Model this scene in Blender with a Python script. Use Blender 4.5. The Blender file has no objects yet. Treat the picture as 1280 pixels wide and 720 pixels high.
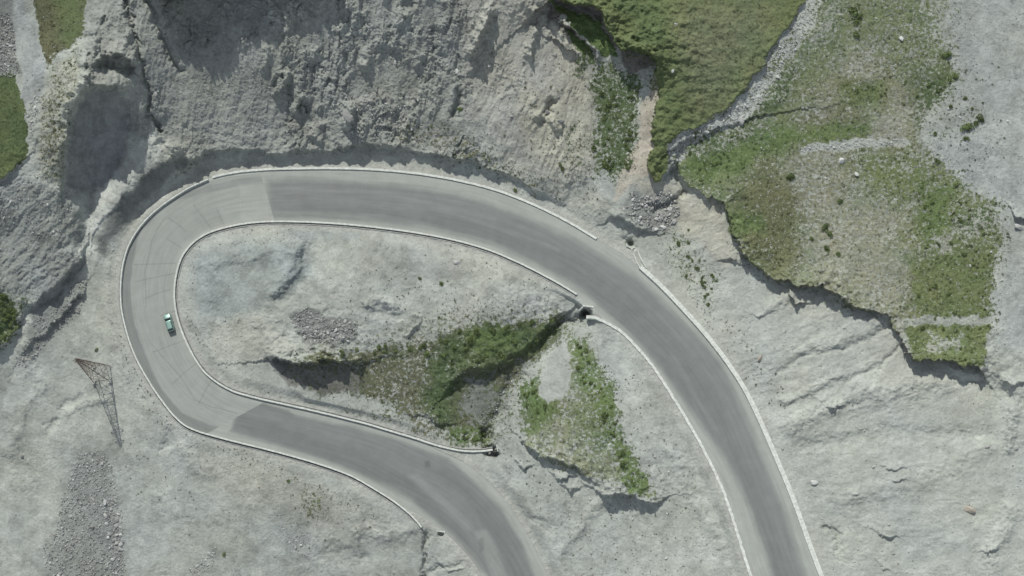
import bpy, bmesh, math, random
import numpy as np
R = math.radians
random.seed(7); RNG = np.random.default_rng(11)
K = 0.2                       # metres per plan unit
DIST = 1400.0; TILT = R(16)   # camera distance (plan units) and tilt from straight down
SUN_EL = R(46); SUN_AZ_VEC = (-0.31, 0.95)   # towards the sun, +y = north
scene = bpy.context.scene
C = bpy.data.collections.new('scene'); scene.collection.children.link(C)

# ------------------------------------------------------------------ survey frame
CAM = np.array([0.0, -DIST*math.sin(TILT), DIST*math.cos(TILT)])
FWD = np.array([0.0, math.sin(TILT), -math.cos(TILT)])
UP = np.array([0.0, math.cos(TILT), math.sin(TILT)])
def at(u, v, z):
    """survey point (u,v) at elevation z -> world metres"""
    u = np.asarray(u, float); v = np.asarray(v, float); z = np.asarray(z, float)
    dx = (u-640)/DIST; dy = (360-v)/DIST
    d = np.stack([dx + 0*dy, UP[1]*dy+FWD[1] + 0*dx, UP[2]*dy+FWD[2] + 0*dx], -1)
    t = (z-CAM[2])/d[..., 2]
    return (CAM + d*t[..., None])*K

# ------------------------------------------------------------------ noise
def _tab(seed):
    r = np.random.default_rng(seed)
    p = r.permutation(256).astype(np.int32)
    a = r.random(256)*2*np.pi
    return p, np.cos(a).astype(np.float32), np.sin(a).astype(np.float32)
def perlin(x, y, seed=0):
    p, gx, gy = _tab(seed)
    x0 = np.floor(x); y0 = np.floor(y)
    fx = (x-x0).astype(np.float32); fy = (y-y0).astype(np.float32)
    xi = x0.astype(np.int64) & 255; yi = y0.astype(np.int64) & 255
    xj = (xi+1) & 255; yj = (yi+1) & 255
    def g(a, b, dx, dy):
        h = p[(p[a]+b) & 255]
        return gx[h]*dx + gy[h]*dy
    sx = fx*fx*fx*(fx*(fx*6-15)+10); sy = fy*fy*fy*(fy*(fy*6-15)+10)
    a = g(xi, yi, fx, fy); b = g(xj, yi, fx-1, fy)
    c = g(xi, yj, fx, fy-1); d = g(xj, yj, fx-1, fy-1)
    return ((a+(b-a)*sx) + ((c+(d-c)*sx)-(a+(b-a)*sx))*sy)*1.5
def fbm(x, y, scale, octv=4, seed=0, gain=.5):
    s = 0; a = 1; f = 1/scale; tot = 0
    for i in range(octv):
        s = s + a*perlin(x*f+i*17.3, y*f+i*9.1, seed+i); tot += a; a *= gain; f *= 2.03
    return s/tot
def ridged(x, y, scale, octv=4, seed=0, gain=.5):
    s = 0; a = 1; f = 1/scale; tot = 0
    for i in range(octv):
        s = s + a*(1-2*np.abs(perlin(x*f+i*7.7, y*f+i*3.1, seed+i))); tot += a; a *= gain; f *= 2.1
    return s/tot
def facets(x, y, cell, seed=0):
    """broken rock: every cell is a tilted plane"""
    x = x/cell; y = y/cell; xi = np.floor(x).astype(np.int64); yi = np.floor(y).astype(np.int64)
    r = np.random.default_rng(seed); T = r.random((4, 65536)).astype(np.float32)
    best = np.full(x.shape, 9.0); out = np.zeros(x.shape)
    for dj in (-1, 0, 1):
        for di in (-1, 0, 1):
            cx = xi+di; cy = yi+dj; h = ((cx*7919+cy*104729) & 65535)
            ax = x-(cx+T[0][h]); ay = y-(cy+T[1][h]); d = ax*ax+ay*ay; m = d < best
            val = ax*(T[2][h]-.5)*2.4+ay*(T[3][h]-.5)*2.4+(T[0][(h+77) & 65535]-.5)*.5
            best = np.where(m, d, best); out = np.where(m, val, out)
    return out, np.sqrt(best)
def sstep(a, b, x):
    t = np.clip((x-a)/(b-a), 0, 1); return t*t*(3-2*t)

# ------------------------------------------------------------------ distance tools
def near_mask(U, V, P, m):
    P = np.asarray(P, float)
    return (U > P[:, 0].min()-m) & (U < P[:, 0].max()+m) & (V > P[:, 1].min()-m) & (V < P[:, 1].max()+m)
def seg_dist(px, py, P, closed):
    """distance, signed side, and along-index of the nearest segment"""
    n = len(P); best = np.full(px.shape, 1e9); side = np.zeros(px.shape); along = np.zeros(px.shape)
    for i in range(n if closed else n-1):
        a = P[i]; b = P[(i+1) % n]
        dx, dy = b[0]-a[0], b[1]-a[1]; L2 = dx*dx+dy*dy+1e-9
        t = np.clip(((px-a[0])*dx+(py-a[1])*dy)/L2, 0, 1)
        qx = px-a[0]-t*dx; qy = py-a[1]-t*dy
        d = qx*qx+qy*qy; cr = (dx*(py-a[1])-dy*(px-a[0]))/math.sqrt(L2)
        m = (d < best-1e-6) | ((d <= best+1e-6) & (np.abs(cr) > np.abs(side)))
        best = np.where(m, d, best)
        side = np.where(m, cr, side)
        along = np.where(m, i+t, along)
    return np.sqrt(best), side, along
def inside(px, py, P):
    n = len(P); c = np.zeros(px.shape, bool)
    for i in range(n):
        x1, y1 = P[i]; x2, y2 = P[(i+1) % n]
        if y1 == y2: continue
        c ^= ((y1 > py) != (y2 > py)) & (px < (x2-x1)*(py-y1)/(y2-y1)+x1)
    return c
def sdf(U, V, P, m=60):
    out = np.full(U.shape, 1e3); k = near_mask(U, V, P, m)
    px, py = U[k], V[k]
    d, _, _ = seg_dist(px, py, P, True)
    out[k] = np.where(inside(px, py, P), -d, d)
    return out
def region(U, V, P, soft):
    return sstep(soft, -soft, sdf(U, V, P, soft+5))

# ------------------------------------------------------------------ the road in plan
PAIRS = [((1150, 1100), (1065, 1120)), ((1085, 880), (998, 895)), ((1053, 790), (966, 800)), ((1026, 720), (938, 720)), ((1011, 680), (922, 668)),
 ((990, 622), (903, 612)), ((962, 555), (878, 560)), ((932, 490), (848, 508)), ((895, 435), (812, 453)), ((850, 383), (775, 414)),
 ((800, 334), (742, 388)), ((746, 298), (716, 368)), ((690, 266), (668, 341)), ((620, 237), (610, 315)), ((540, 219), (545, 298)),
 ((460, 211), (470, 287)), ((380, 210), (400, 281)), ((310, 213), (330, 280)), ((260, 223), (283, 287)), ((215, 247), (252, 299)),
 ((180, 276), (232, 319)), ((158, 311), (223, 345)), ((150, 350), (221, 375)), ((151, 390), (227, 405)), ((163, 435), (241, 438)),
 ((180, 470), (259, 465)), ((203, 505), (286, 484)), ((229, 533), (312, 493)), ((265, 547), (346, 501)), ((320, 561), (391, 511)),
 ((380, 577), (440, 523)), ((440, 598), (490, 537)), ((490, 628), (545, 561)), ((520, 643), (588, 583)), ((548, 660), (624, 616)),
 ((578, 688), (655, 660)), ((602, 722), (684, 718)), ((625, 790), (706, 780)), ((640, 880), (722, 880)), ((650, 1000), (732, 1010)), ((655, 1150), (737, 1160))]
def catmull(P, n):
    P = np.asarray(P, float); out = []
    Q = np.vstack([2*P[0]-P[1], P, 2*P[-1]-P[-2]])
    for i in range(1, len(Q)-2):
        p0, p1, p2, p3 = Q[i-1], Q[i], Q[i+1], Q[i+2]
        for t in np.linspace(0, 1, n, endpoint=False):
            out.append(.5*((2*p1)+(-p0+p2)*t+(2*p0-5*p1+4*p2-p3)*t*t+(-p0+3*p1-3*p2+p3)*t**3))
    out.append(P[-1]); return np.array(out)
EO = catmull([p[0] for p in PAIRS], 10); EI = catmull([p[1] for p in PAIRS], 10)
EC = (EO+EI)/2
SC = np.concatenate([[0], np.cumsum(np.linalg.norm(np.diff(EC, axis=0), axis=1))])
s_ref = SC[np.argmin(np.linalg.norm(EC-np.array([982, 720]), axis=1))]
ZC = 34-0.042*(SC-s_ref)
def road_z(u, v):
    u = np.atleast_1d(np.asarray(u, float)); v = np.atleast_1d(np.asarray(v, float)); out = np.zeros(u.shape)
    for i in range(0, len(u), 20000):
        a = u[i:i+20000, None]-EC[None, :, 0]; b = v[i:i+20000, None]-EC[None, :, 1]
        d2 = a*a+b*b; w = np.exp(-(d2-d2.min(1)[:, None])/500.0); out[i:i+20000] = (w*ZC[None]).sum(1)/w.sum(1)
    return out
ROADPOLY = np.vstack([EO, EI[::-1]])

# ------------------------------------------------------------------ terrain grid
def axis(lo, hi, step, farlo, farhi, n=34):
    core = np.arange(lo, hi+.01, step)
    k = np.linspace(0, 1, n+1)[1:]
    a = lo-(lo-farlo)*k**3-step*k*n*(1-k**3)*1.0
    b = hi+(farhi-hi)*k**3+step*k*n*(1-k**3)*1.0
    return np.concatenate([a[::-1], core, b]), n
STEP = .85
ug, nu0 = axis(-50, 1330, STEP, -4200, 5500)
vg, nv0 = axis(-50, 770, STEP, -2900, 5000)
U, V = np.meshgrid(ug, vg)
shape = U.shape; U = U.ravel(); V = V.ravel()
Uc = np.clip(U, -70, 1350); Vc = np.clip(V, -70, 800)
# warped coordinates: ragged outlines for everything natural
w1 = fbm(U, V, 26, 3, 1); w2 = fbm(U, V, 26, 3, 5); w3 = fbm(U, V, 6, 3, 9); w4 = fbm(U, V, 6, 3, 13)
UW = U+7*w1+3.6*w3; VW = V+7*w2+3.6*w4

CTRL = [(300,350,-3),(400,350,4),(500,360,7),(600,372,11),(450,400,2),(320,420,-10),(640,380,12),
 (705,398,0),(680,425,-6),(645,465,-16),(600,532,-32),(625,520,-30),(570,510,-24),(540,490,-20),(450,480,-16),(380,476,-14),
 (740,460,12),(700,520,3),(680,500,2),(720,440,10),(780,570,10),(820,520,20),(700,630,-18),(780,660,-8),(650,610,-24),(860,650,12),(900,690,20),(880,760,20),(740,720,-20),
 (100,600,-38),(250,620,-34),(400,650,-44),(100,470,-20),(60,550,-32),(20,700,-52),(250,720,-50),(480,700,-50),(-50,600,-45),(-50,780,-70),(300,790,-66),(550,790,-60),
 (0,450,-8),(60,385,0),(108,310,6),(140,230,18),(40,330,24),(0,300,36),(30,250,52),(75,240,36),(-60,300,60),(-60,450,5),
 (20,150,74),(20,50,86),(70,20,98),(88,90,96),(70,150,80),(55,205,62),(-60,100,90),(-60,-60,110),(70,-60,120),
 (115,128,84),(154,138,60),(120,185,44),(112,236,10),(138,222,20),(174,135,48),(176,162,34),(160,205,20),(186,185,18),(170,60,70),(185,170,36),(190,110,52),(210,190,9),
 (260,172,10),(300,176,10),(300,100,46),(300,20,84),(300,-60,110),(450,172,15),(450,100,46),(450,0,92),(450,-60,116),(590,185,22),(600,100,52),(600,0,90),(620,-60,105),
 (680,220,28),(680,120,58),(680,40,78),(720,180,42),(730,120,54),
 (800,30,84),(900,30,86),(860,120,70),(900,-60,100),(740,40,74),(790,120,56),(760,160,44),(745,230,32),(800,210,36),(830,200,44),
 (850,195,48),(900,150,60),(940,125,66),(1000,50,84),(1030,-60,104),(1000,250,50),(1100,200,62),(1100,50,88),(1100,-60,108),(1200,300,60),(1190,420,48),(1080,350,46),(940,280,42),
 (1250,200,72),(1270,50,92),(1270,-60,110),(1280,400,58),(1350,200,85),(1350,500,66),
 (900,350,24),(960,430,34),(1050,470,38),(1150,530,42),(1250,530,52),(1050,600,38),(1150,650,40),(1280,720,52),(1000,530,34),(1080,720,36),(1200,790,44),(1350,790,60),
 (785,306,8),(812,268,22),(840,280,24),(870,300,28),(760,270,24)]
CTRL = [c for c in CTRL if not (52 < c[0] < 238 and -45 < c[1] < 335)]+[
 (110,112,88),(122,109,92),(136,111,88),(150,119,76),(163,127,62),(100,130,66),(120,135,62),(140,145,50),(155,150,42),(163,155,36),(90,160,62),(105,170,44),(125,175,36),(145,175,28),(157,178,24),
 (85,200,46),(100,205,26),(120,205,22),(138,205,16),(150,200,14),(88,232,24),(100,236,12),(120,236,7),(132,230,8),
 (110,85,92),(125,85,90),(145,85,84),(165,95,76),(105,60,92),(130,60,94),(160,50,88),(120,20,98),(150,0,98),(100,-30,104),(75,100,86),(65,140,76),(60,190,58),(62,230,44),(85,130,82),(78,180,62),(70,40,92),
 (175,115,64),(175,140,54),(173,160,38),(190,110,56),(195,140,42),(185,165,32),(200,165,26),(210,50,70),(230,100,48),(230,150,28),(200,20,84),
 (178,180,26),(165,196,20),(150,218,16),(138,240,11),(128,262,6),(120,290,1),(114,315,-2),
 (231,208,0),(212,223,-3),(192,239,-5),(172,259,-7),(158,279,-8),(146,303,-9),(220,192,16),(200,206,16),(180,224,14),(160,246,11),(147,268,5),(136,292,-1),
 (100,260,15),(94,290,14),(88,312,12),(70,255,36),(60,290,30),(75,325,12),(108,248,6),(107,275,3),(103,300,0)]
ci = [i for i in range(0, len(EC), 8) if -80 < EC[i, 0] < 1360 and -80 < EC[i, 1] < 830]
verge = []
for i in ci:
    n_o = (EO[i]-EI[i])/np.linalg.norm(EO[i]-EI[i]); q = EO[i]+n_o*16; verge.append((q[0], q[1], ZC[i]+(1.5 if q[1] < 300 else 0)))
CT = np.array([c for c in CTRL if min(np.hypot(EO[:, 0]-c[0], EO[:, 1]-c[1])) > 14]+[q for q in verge if not (q[0] < 238 and q[1] < 300)]+[(EC[i, 0], EC[i, 1], ZC[i]) for i in ci], float)
def tps_fit(P, lam=60.0):
    n = len(P); X = P[:, :2]/100
    d2 = ((X[:, None]-X[None])**2).sum(-1)
    A = np.where(d2 > 0, .5*d2*np.log(d2+1e-12), 0)+np.eye(n)*lam/1e4
    Q = np.hstack([np.ones((n, 1)), X])
    M = np.block([[A, Q], [Q.T, np.zeros((3, 3))]])
    return X, np.linalg.solve(M, np.concatenate([P[:, 2], [0, 0, 0]]))
def tps_eval(f, u, v):
    X, w = f; u = u/100; v = v/100; out = np.zeros(len(u))
    n = len(X)
    for i in range(0, len(u), 40000):
        a = u[i:i+40000]; b = v[i:i+40000]
        d2 = ((a[:, None]-X[None, :, 0])**2+(b[:, None]-X[None, :, 1])**2).astype(np.float32)+1e-9
        out[i:i+40000] = (.5*d2*np.log(d2))@w[:n].astype(np.float32)+w[n]+w[n+1]*a+w[n+2]*b
    return out
fit = tps_fit(CT)
cu = np.arange(-72, 1353, 3.0); cv = np.arange(-72, 804, 3.0)
CU, CV = np.meshgrid(cu, cv)
base = tps_eval(fit, CU.ravel(), CV.ravel()).reshape(CU.shape)
def cubic_sample(G, x, y):
    h, w = G.shape
    x = np.clip(x, 1, w-2.001); y = np.clip(y, 1, h-2.001)
    xi = x.astype(int); yi = y.astype(int); fx = x-xi; fy = y-yi
    def wt(t): return (-.5*t+t*t-.5*t**3, 1-2.5*t*t+1.5*t**3, .5*t+2*t*t-1.5*t**3, -.5*t*t+.5*t**3)
    wx = wt(fx); wy = wt(fy); s = 0
    for j in range(4):
        r = 0
        for i in range(4):
            r = r+wx[i]*G[np.clip(yi+j-1, 0, h-1), np.clip(xi+i-1, 0, w-1)]
        s = s+wy[j]*r
    return s
H = cubic_sample(base, (Uc+72)/3, (Vc+72)/3)

# ------------------------------------------------------------------ scarps: cliffs with a high side on the left of travel
SCARPS = [
 # pts, heights, face width, decay
 ([(228,214),(245,200),(265,190),(300,188),(340,192),(400,190),(440,184),(480,181),(500,190),(545,197),(590,203),(640,224),(700,256)], [8,13,12,10,10,10,12,9,5,9,8,5,3], 4, 45),
 ([(78,240),(78,190),(90,140),(102,112),(125,108),(143,110),(152,124)], [8,12,16,18,16,12,3], 5, 30),
 ([(118,84),(128,72),(146,68),(158,74),(166,86)], [4,14,20,18,4], 5, 20),
 ([(172,-50),(182,-8),(210,-12),(236,-8),(262,-6),(282,-6),(300,-10),(330,-12),(360,-10),(410,-12),(440,-20)], [20,28,36,40,38,22,26,22,18,16,6], 6, 60),
 ([(655,30),(672,14),(690,0),(715,2),(735,8),(752,18),(758,35),(768,52),(776,64),(796,62),(813,66),(821,80),(822,110),(817,160),(810,205),(816,222),(830,227),(836,212)],
  [6,18,26,28,26,26,24,22,28,32,30,20,8,12,12,14,8,4], 4, 70),
 ([(698,22),(706,34),(716,36),(725,48),(740,58),(745,80)], [8,18,16,9,10,3], 3, 30),
 ([(690,48),(704,58),(716,66),(722,80)], [4,10,8,3], 2.5, 30),
 ([(836,207),(837,176),(857,163),(893,149),(917,129),(933,108),(960,70),(985,38),(1003,8),(1012,-30)], [5,4,4,4,5,6,6,5,5,5], 2, 26),
 ([(846,214),(862,235),(880,243),(903,252),(911,270),(915,295),(926,316),(946,336),(962,352),(985,350),(1000,360),(1028,358),(1045,370),(1065,385),(1095,390),(1113,397),(1120,415),(1131,440),(1140,449),(1165,452),(1200,455),(1224,458),(1233,472)],
  [2,6,10,12,12,14,16,16,16,16,19,22,20,16,12,10,10,14,20,23,23,21,6], 2.6, 30),
 ([(985,362),(996,384),(1004,380)], [6,12,6], 2, 12),
 ([(655,553),(664,562),(676,572),(700,576),(720,584),(738,598)], [6,12,13,13,12,6], 2.5, 40),
 ([(743,612),(755,620),(775,619),(792,618),(806,630),(828,624)], [6,15,17,17,14,5], 2.5, 30),
 ([(332,450),(345,449),(365,454),(385,454),(410,452),(438,455),(470,450)], [4,20,24,24,22,12,3], 3, 50),
 ([(556,496),(570,476),(598,466),(630,458),(655,440),(684,416),(708,392)], [5,12,15,13,9,10,10], 12, 60),
 ([(520,520),(545,528),(560,528)], [3,6,3], 4, 20),
 ([(106,335),(114,305),(128,276),(150,250),(175,226),(200,206),(226,196)], [1,3,3,3,3,2,1], 4, 10),
 ([(30,392),(50,375),(75,352),(100,328),(109,300)], [3,10,14,14,5], 3.5, 30), ([(20,452),(44,428),(72,402),(100,372),(112,345)][::1], [1,4,6,6,1], 3, 16),
 ([(-30,232),(0,224),(20,212),(32,196)], [5,6,6,3], 2.5, 30),
 ([(-20,442),(4,434),(20,412),(24,398)], [6,9,8,4], 3, 30),
 ([(1103,582),(1116,586),(1138,582)], [1,3.5,1], 3, 14), ([(1112,600),(1122,604),(1137,601)], [1,4.5,1], 2.5, 9),
 ([(1088,661),(1105,669),(1129,671)], [1,6,1], 2.5, 20), ([(1060,615),(1070,619),(1080,616)], [.5,3,.5], 3, 9),
 ([(1225,688),(1240,690),(1250,684)], [1,5,1], 3, 16),
 ([(1030,505),(1042,512),(1054,507)], [2,6,2], 2, 9), ([(1255,478),(1262,484),(1275,478)], [3,10,5], 3, 20),
 ([(1262,262),(1272,274),(1284,282)], [3,9,5], 2, 14), ([(1095,700),(1105,712),(1120,714)], [1,3,1], 3, 10),
 ([(756,276),(772,268),(785,276),(800,287),(818,290)], [3,10,10,8,3], 2.5, 25),
 ([(905,325),(915,322),(925,325)], [3,8,3], 2, 10), ([(940,392),(948,396),(958,392)], [1,4,1], 3, 16),
 ([(548,700),(560,714),(572,712)], [2,3,2], 2, 8), ([(616,697),(626,706),(640,694)], [2,4,2], 2, 8),
 ([(703,606),(712,616),(722,612)], [3,8,3], 2.5, 14), ([(645,575),(652,588),(662,586)], [3,7,3], 2.5, 14), ([(690,592),(703,600),(716,596)], [3,7,3], 2, 14),
]
hn = fbm(U, V, 11, 3, 21)
for P, hs, w, L in SCARPS:
    m = 4*L
    k = near_mask(U, V, P, m)
    P = np.asarray(P, float)
    d, side, al = seg_dist(UW[k], VW[k], P, False)
    wsum = 0; hv = 0
    for (a_, b_), h_ in zip(P, hs):
        w_ = 1/((UW[k]-a_)**2+(VW[k]-b_)**2+30)**1.5; wsum = wsum+w_; hv = hv+w_*h_
    hv = hv/wsum*(1+.35*hn[k])
    t0 = (P[0]-P[1])/np.linalg.norm(P[0]-P[1]); t1 = (P[-1]-P[-2])/np.linalg.norm(P[-1]-P[-2])
    b0 = np.where(al <= 0, np.maximum(0, (UW[k]-P[0, 0])*t0[0]+(VW[k]-P[0, 1])*t0[1]), 0); b1 = np.where(al >= len(P)-1, np.maximum(0, (UW[k]-P[-1, 0])*t1[0]+(VW[k]-P[-1, 1])*t1[1]), 0)
    endf = np.exp(-(b0+b1)/(7+.6*d))
    sd = np.where(side < 0, d, -d)
    H[k] += hv*endf*sstep(-w*.4, w*.6, sd)*np.exp(-np.maximum(sd, 0)/L)

# ridges (+) and channels (-)
STROKES = [
 # pts, height, half width
 ([(614,12),(600,40),(590,64)], 16, 5), ([(668,40),(660,66)], 10, 5), ([(690,128),(682,150)], -8, 5), ([(672,142),(700,158)], 7, 4),
 ([(575,120),(568,145)], -8, 6), ([(437,132),(433,152)], 14, 6), ([(400,158),(396,172)], 7, 6), ([(357,95),(345,118)], 7, 4), ([(460,60),(455,80)], 6, 6),
 ([(378,120),(372,140)], 8, 4), ([(500,15),(494,60)], 6, 6), ([(335,60),(330,85)], 6, 5), ([(545,40),(548,90)], -5, 6), ([(520,50),(524,80)], 5, 4),
 ([(158,0),(162,30),(172,60),(182,100),(188,140),(200,165)], -7, 3), ([(184,0),(196,30),(208,62),(226,92)], -6, 4),
 ([(134,82),(150,86),(160,88)], -8, 6), ([(100,110),(112,70),(118,40)], 8, 8), ([(105,100),(98,60)], 5, 6),
 ([(160,165),(190,178),(175,205),(140,250)], 2.5, 7), ([(215,185),(232,190),(240,205)], 4, 5), ([(200,178),(222,200),(232,210)], -4, 4),
 ([(112,240),(110,280),(100,325),(70,365),(30,395),(-10,420)], -3, 7),
 ([(705,398),(684,421),(664,452),(640,474),(626,508),(612,535),(612,565)], -4.5, 7),
 ([(606,540),(612,560),(618,568)], -8, 6),
 ([(544,640),(538,655),(534,680),(530,720),(528,780)], -6, 3.5), ([(530,722),(548,708),(580,705),(600,716)], -3, 3),
 ([(843,215),(846,200),(850,190)], -3, 6), ([(870,182),(900,166),(935,136),(960,100),(985,66),(1010,26),(1025,-20)], -1.2, 9),
 ([(855,240),(845,225),(843,214)], -10, 6), ([(852,246),(838,256),(820,262)], -5, 6),
 ([(785,302),(790,306)], -7, 6),
 ([(735,390),(728,394),(716,402)], -9, 5),
 ([(548,662),(554,668)], -5, 4),
 ([(260,330),(300,318),(380,310)], 3, 10), ([(386,312),(376,345),(352,374)], -5, 9), ([(372,312),(362,340),(340,365)], 3, 9), ([(262,345),(262,400)], 2, 12),
 ([(455,378),(475,376),(490,384)], 4, 5), ([(508,420),(520,398)], 4, 4), ([(470,392),(500,395)], -3, 6),
 ([(960,385),(1010,360)], 3, 8), ([(1000,440),(1040,428),(1080,410),(1110,395)], 2.4, 9), ([(975,468),(1015,440),(1060,434),(1120,408)], -2, 4), ([(1035,505),(1070,470),(1100,458),(1125,430)], -2.4, 4),
 ([(985,530),(1080,490),(1200,470)], 5, 14), ([(1000,560),(1120,540),(1240,545)], -3, 10), ([(980,500),(1050,470)], 4, 6),
 ([(1180,470),(1230,482),(1275,500)], -4, 8), ([(1262,560),(1270,500),(1255,475)], 5, 6),
 ([(1050,700),(1045,668),(1030,660)], -3, 4), ([(1265,640),(1240,690),(1240,740)], 4, 10), ([(1055,625),(1150,600),(1230,560)], 3, 14),
 ([(100,500),(80,512),(60,540)], -3, 6), ([(75,520),(110,500),(130,500)], 3, 5), ([(22,395),(0,410)], 2, 6), ([(10,560),(50,480),(30,430)], 2.5, 8),
 ([(230,560),(245,585),(260,590)], 2.5, 9), ([(205,560),(215,540)], -3, 6), ([(450,665),(500,670),(530,650)], 3, 8), ([(410,690),(450,700)], -3, 10),
 ([(150,340),(150,400),(165,450),(185,500)], -2.5, 4), ([(138,330),(140,400),(158,470)], 2, 4),
 ([(770,600),(740,640),(700,690)], 3, 8), ([(840,560),(860,610),(900,680)], 2.5, 8), ([(650,640),(690,660)], -3, 6),
]
for P, h, w in STROKES:
    k = near_mask(U, V, P, w*3.2); P = np.asarray(P, float)
    d, _, _ = seg_dist(UW[k], VW[k], P, False)
    H[k] += h*(1+.5*hn[k])*np.exp(-(d/w)**2)

# ------------------------------------------------------------------ regions
top = region(UW, VW, [(108,-60),(690,-60),(700,20),(735,70),(738,150),(735,220),(700,246),(640,216),(520,197),(380,194),(260,194),(205,205),(165,165),(160,120),(105,110)], 10)
topr = region(UW, VW, [(560,-60),(690,-60),(700,60),(738,110),(735,220),(700,240),(640,205),(590,150)], 18)
left = region(UW, VW, [(-80,225),(25,215),(60,235),(90,245),(110,290),(98,328),(60,362),(-80,370)], 8)
bowl = region(UW, VW, [(84,235),(82,190),(95,140),(105,113),(140,112),(163,125),(165,165),(155,195),(130,236),(105,240)], 4)
right = region(UW, VW, [(860,245),(905,258),(925,325),(960,360),(1120,400),(1140,455),(1235,470),(1340,450),(1360,800),(1040,800),(960,530),(880,400),(850,320)], 8)
rightup = region(UW, VW, [(860,245),(905,258),(925,325),(960,360),(1120,400),(1140,455),(1220,470),(1200,500),(1050,545),(960,530),(900,430),(860,360)], 12)
meadow1 = region(UW, VW, [(700,-60),(700,2),(735,8),(753,18),(759,35),(769,52),(776,64),(813,66),(822,80),(822,110),(817,160),(810,205),(815,222),(829,226),(835,206),(836,178),(857,162),(893,149),(917,129),(933,108),(960,70),(985,38),(1003,8),(1014,-60)], 1.5)
P2 = [(850,-60+280),(842,206),(858,190),(900,172),(935,152),(965,118),(985,80),(1008,44),(1028,10),(1045,-60),(1180,-60),(1186,30),(1178,62),(1196,92),(1170,128),(1148,160),(1165,196),(1200,226),(1245,255),(1250,300),(1240,340),(1236,400),(1233,458),(1200,455),(1140,450),(1120,412),(1110,394),(1060,386),(1028,358),(1000,360),(985,350),(962,352),(926,316),(912,290),(905,255),(880,243),(862,235)]
meadow2 = region(UW, VW, P2, 3)
stream = region(UW+3*w4, VW+3*w3, [(834,212),(835,178),(857,161),(893,148),(917,128),(933,107),(960,69),(985,38),(1003,6),(1014,-60),(1045,-60),(1028,10),(1006,40),(976,80),(956,112),(930,148),(900,166),(860,180),(848,205)], 3)
# relief noise
n1 = fbm(U, V, 60, 4, 31); 
rt = ridged(U+.12*V+6*w1, V*.20, 15, 4, 41, .52)          # ribs running down the top slope
rt2 = ridged(U*.94+.34*V+4*w1, (V*.94-.34*U)*.45, 9, 3, 51)
lump = fbm(U, V, 13, 4, 61, .6)
fine = fbm(U, V, 4.2, 3, 71, .6)
ca, sa = math.cos(R(-24)), math.sin(R(-24))
ru = U*ca+V*sa; rv = -U*sa+V*ca
diag = ridged(ru*.28+3*w1, rv+5*w1, 13, 4, 81, .55)       # flow lines of the pale slope on the right
diag2 = ridged(U*.25+.03*V, V+4*w1, 12, 3, 91, .55)
la, lb = math.cos(R(-52)), math.sin(R(-52))
lr = ridged((U*la+V*lb)*.35, -U*lb+V*la+3*w1, 14, 4, 95, .55)
soft = fbm(U, V, 24, 4, 101)
clump = np.clip(ridged(U, V, 20, 3, 107, .6), 0, 1)**2
rough0 = sstep(-.2, .3, fbm(U, V, 40, 3, 217))
f1, _ = facets(UW+.1*V, UW*.1+VW*.7, 11, 1); f2, _ = facets(UW, VW*.85, 5, 2); f3, c3_ = facets(U, V, 3, 3)
crag = np.clip(sstep(.0, .35, fbm(U, V*.7, 45, 4, 211)+.25*region(U, V, [(320,-20),(600,-20),(620,80),(540,170),(360,180),(310,100)], 50)-.25*region(U, V, [(190,80),(310,60),(320,190),(190,190)], 20)), 0, 1)
rib = ridged(U+.15*V+9*w1, V*.20, 28, 3, 58, .5); rib = np.clip(rib, -.3, 1)
H += top*(1-bowl)*(crag*(2.8*f1+1.2*f2+.8*f3+3.0*rt)+(1-crag)*(.9*rt+.3*f2+.45*f3)+.5*lump+.35*fine+.7*rt2*rt+5.2*rib*(.4+.6*crag))*(1-.45*topr)
H += topr*(1.6*ridged(U*.8+V*.35, (V*.8-U*.35)*.22, 12, 3, 55))
H += left*(2.0*lr+1.2*lump+.8*f2*clump+.4*fine+.4*f3)
H += bowl*(.8*ridged(U*.9+V*.2, V*.25, 8, 3, 111)+.3*lump)
H += rightup*(1.0*diag*(.3+rough0)+1.0*f1*clump+1.1*lump*(.3+clump)+.4*f2*clump+.3*fine)
H += right*(1-rightup)*(.7*diag2*rough0+1.0*soft+.9*lump*clump+.5*f2*clump+.14*fine)
rest = np.clip(1-top-left-right-bowl, 0, 1)
rough = sstep(-.05, .35, fbm(U, V, 55, 4, 215))
H += rest*(.9*soft+(.05+.85*rough)*lump+.5*rough*f2+.22*fine+.12*f3)
H += meadow2*(.4*fine+.4*lump)+meadow1*(.3*fine+.15*lump)
# terrain beyond the frame: a mountain valley
far = sstep(0, 2500, np.hypot(np.maximum(0, np.abs(U-640)-700), np.maximum(0, np.abs(V-360)-420)))
H += far*(260*(fbm(U, V, 1400, 5, 121)+.25))

# ------------------------------------------------------------------ bed of the road
rsd = sdf(U, V, ROADPOLY, 70)
k = rsd < 69
zr = np.zeros_like(H); zr[k] = road_z(U[k], V[k])
gl = region(U, V, [(640,350),(760,375),(745,400),(700,430),(640,470),(560,540),(480,520),(380,500),(380,450),(560,420)], 12)   # gully comes right up to the edge
rav = region(U, V, [(110,330),(120,260),(190,200),(250,195),(250,250),(170,320)], 14)
wd = 16-11*gl-8*rav
edge = zr+.35+.5*fine+.5*w3
t = sstep(0, 1, (rsd-3.2)/wd)
Hn = np.where(rsd < -1.2, zr-.7, np.where(rsd < 0, zr-.7+(edge-zr+.7)*(rsd+1.2)/1.2, edge*(1-t)+H*t))
H = np.where(k, Hn, H)
# culvert mouths are open pits beside the road
for (pu, pv, pr, pd) in [(733,391,6.0,11), (788,305,3.6,5), (551,668,3.4,5), (621,567,4,5)]:
    d = np.hypot(U-pu, V-pv)+1.2*w3
    H -= pd*np.exp(-(d/pr)**4)

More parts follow.
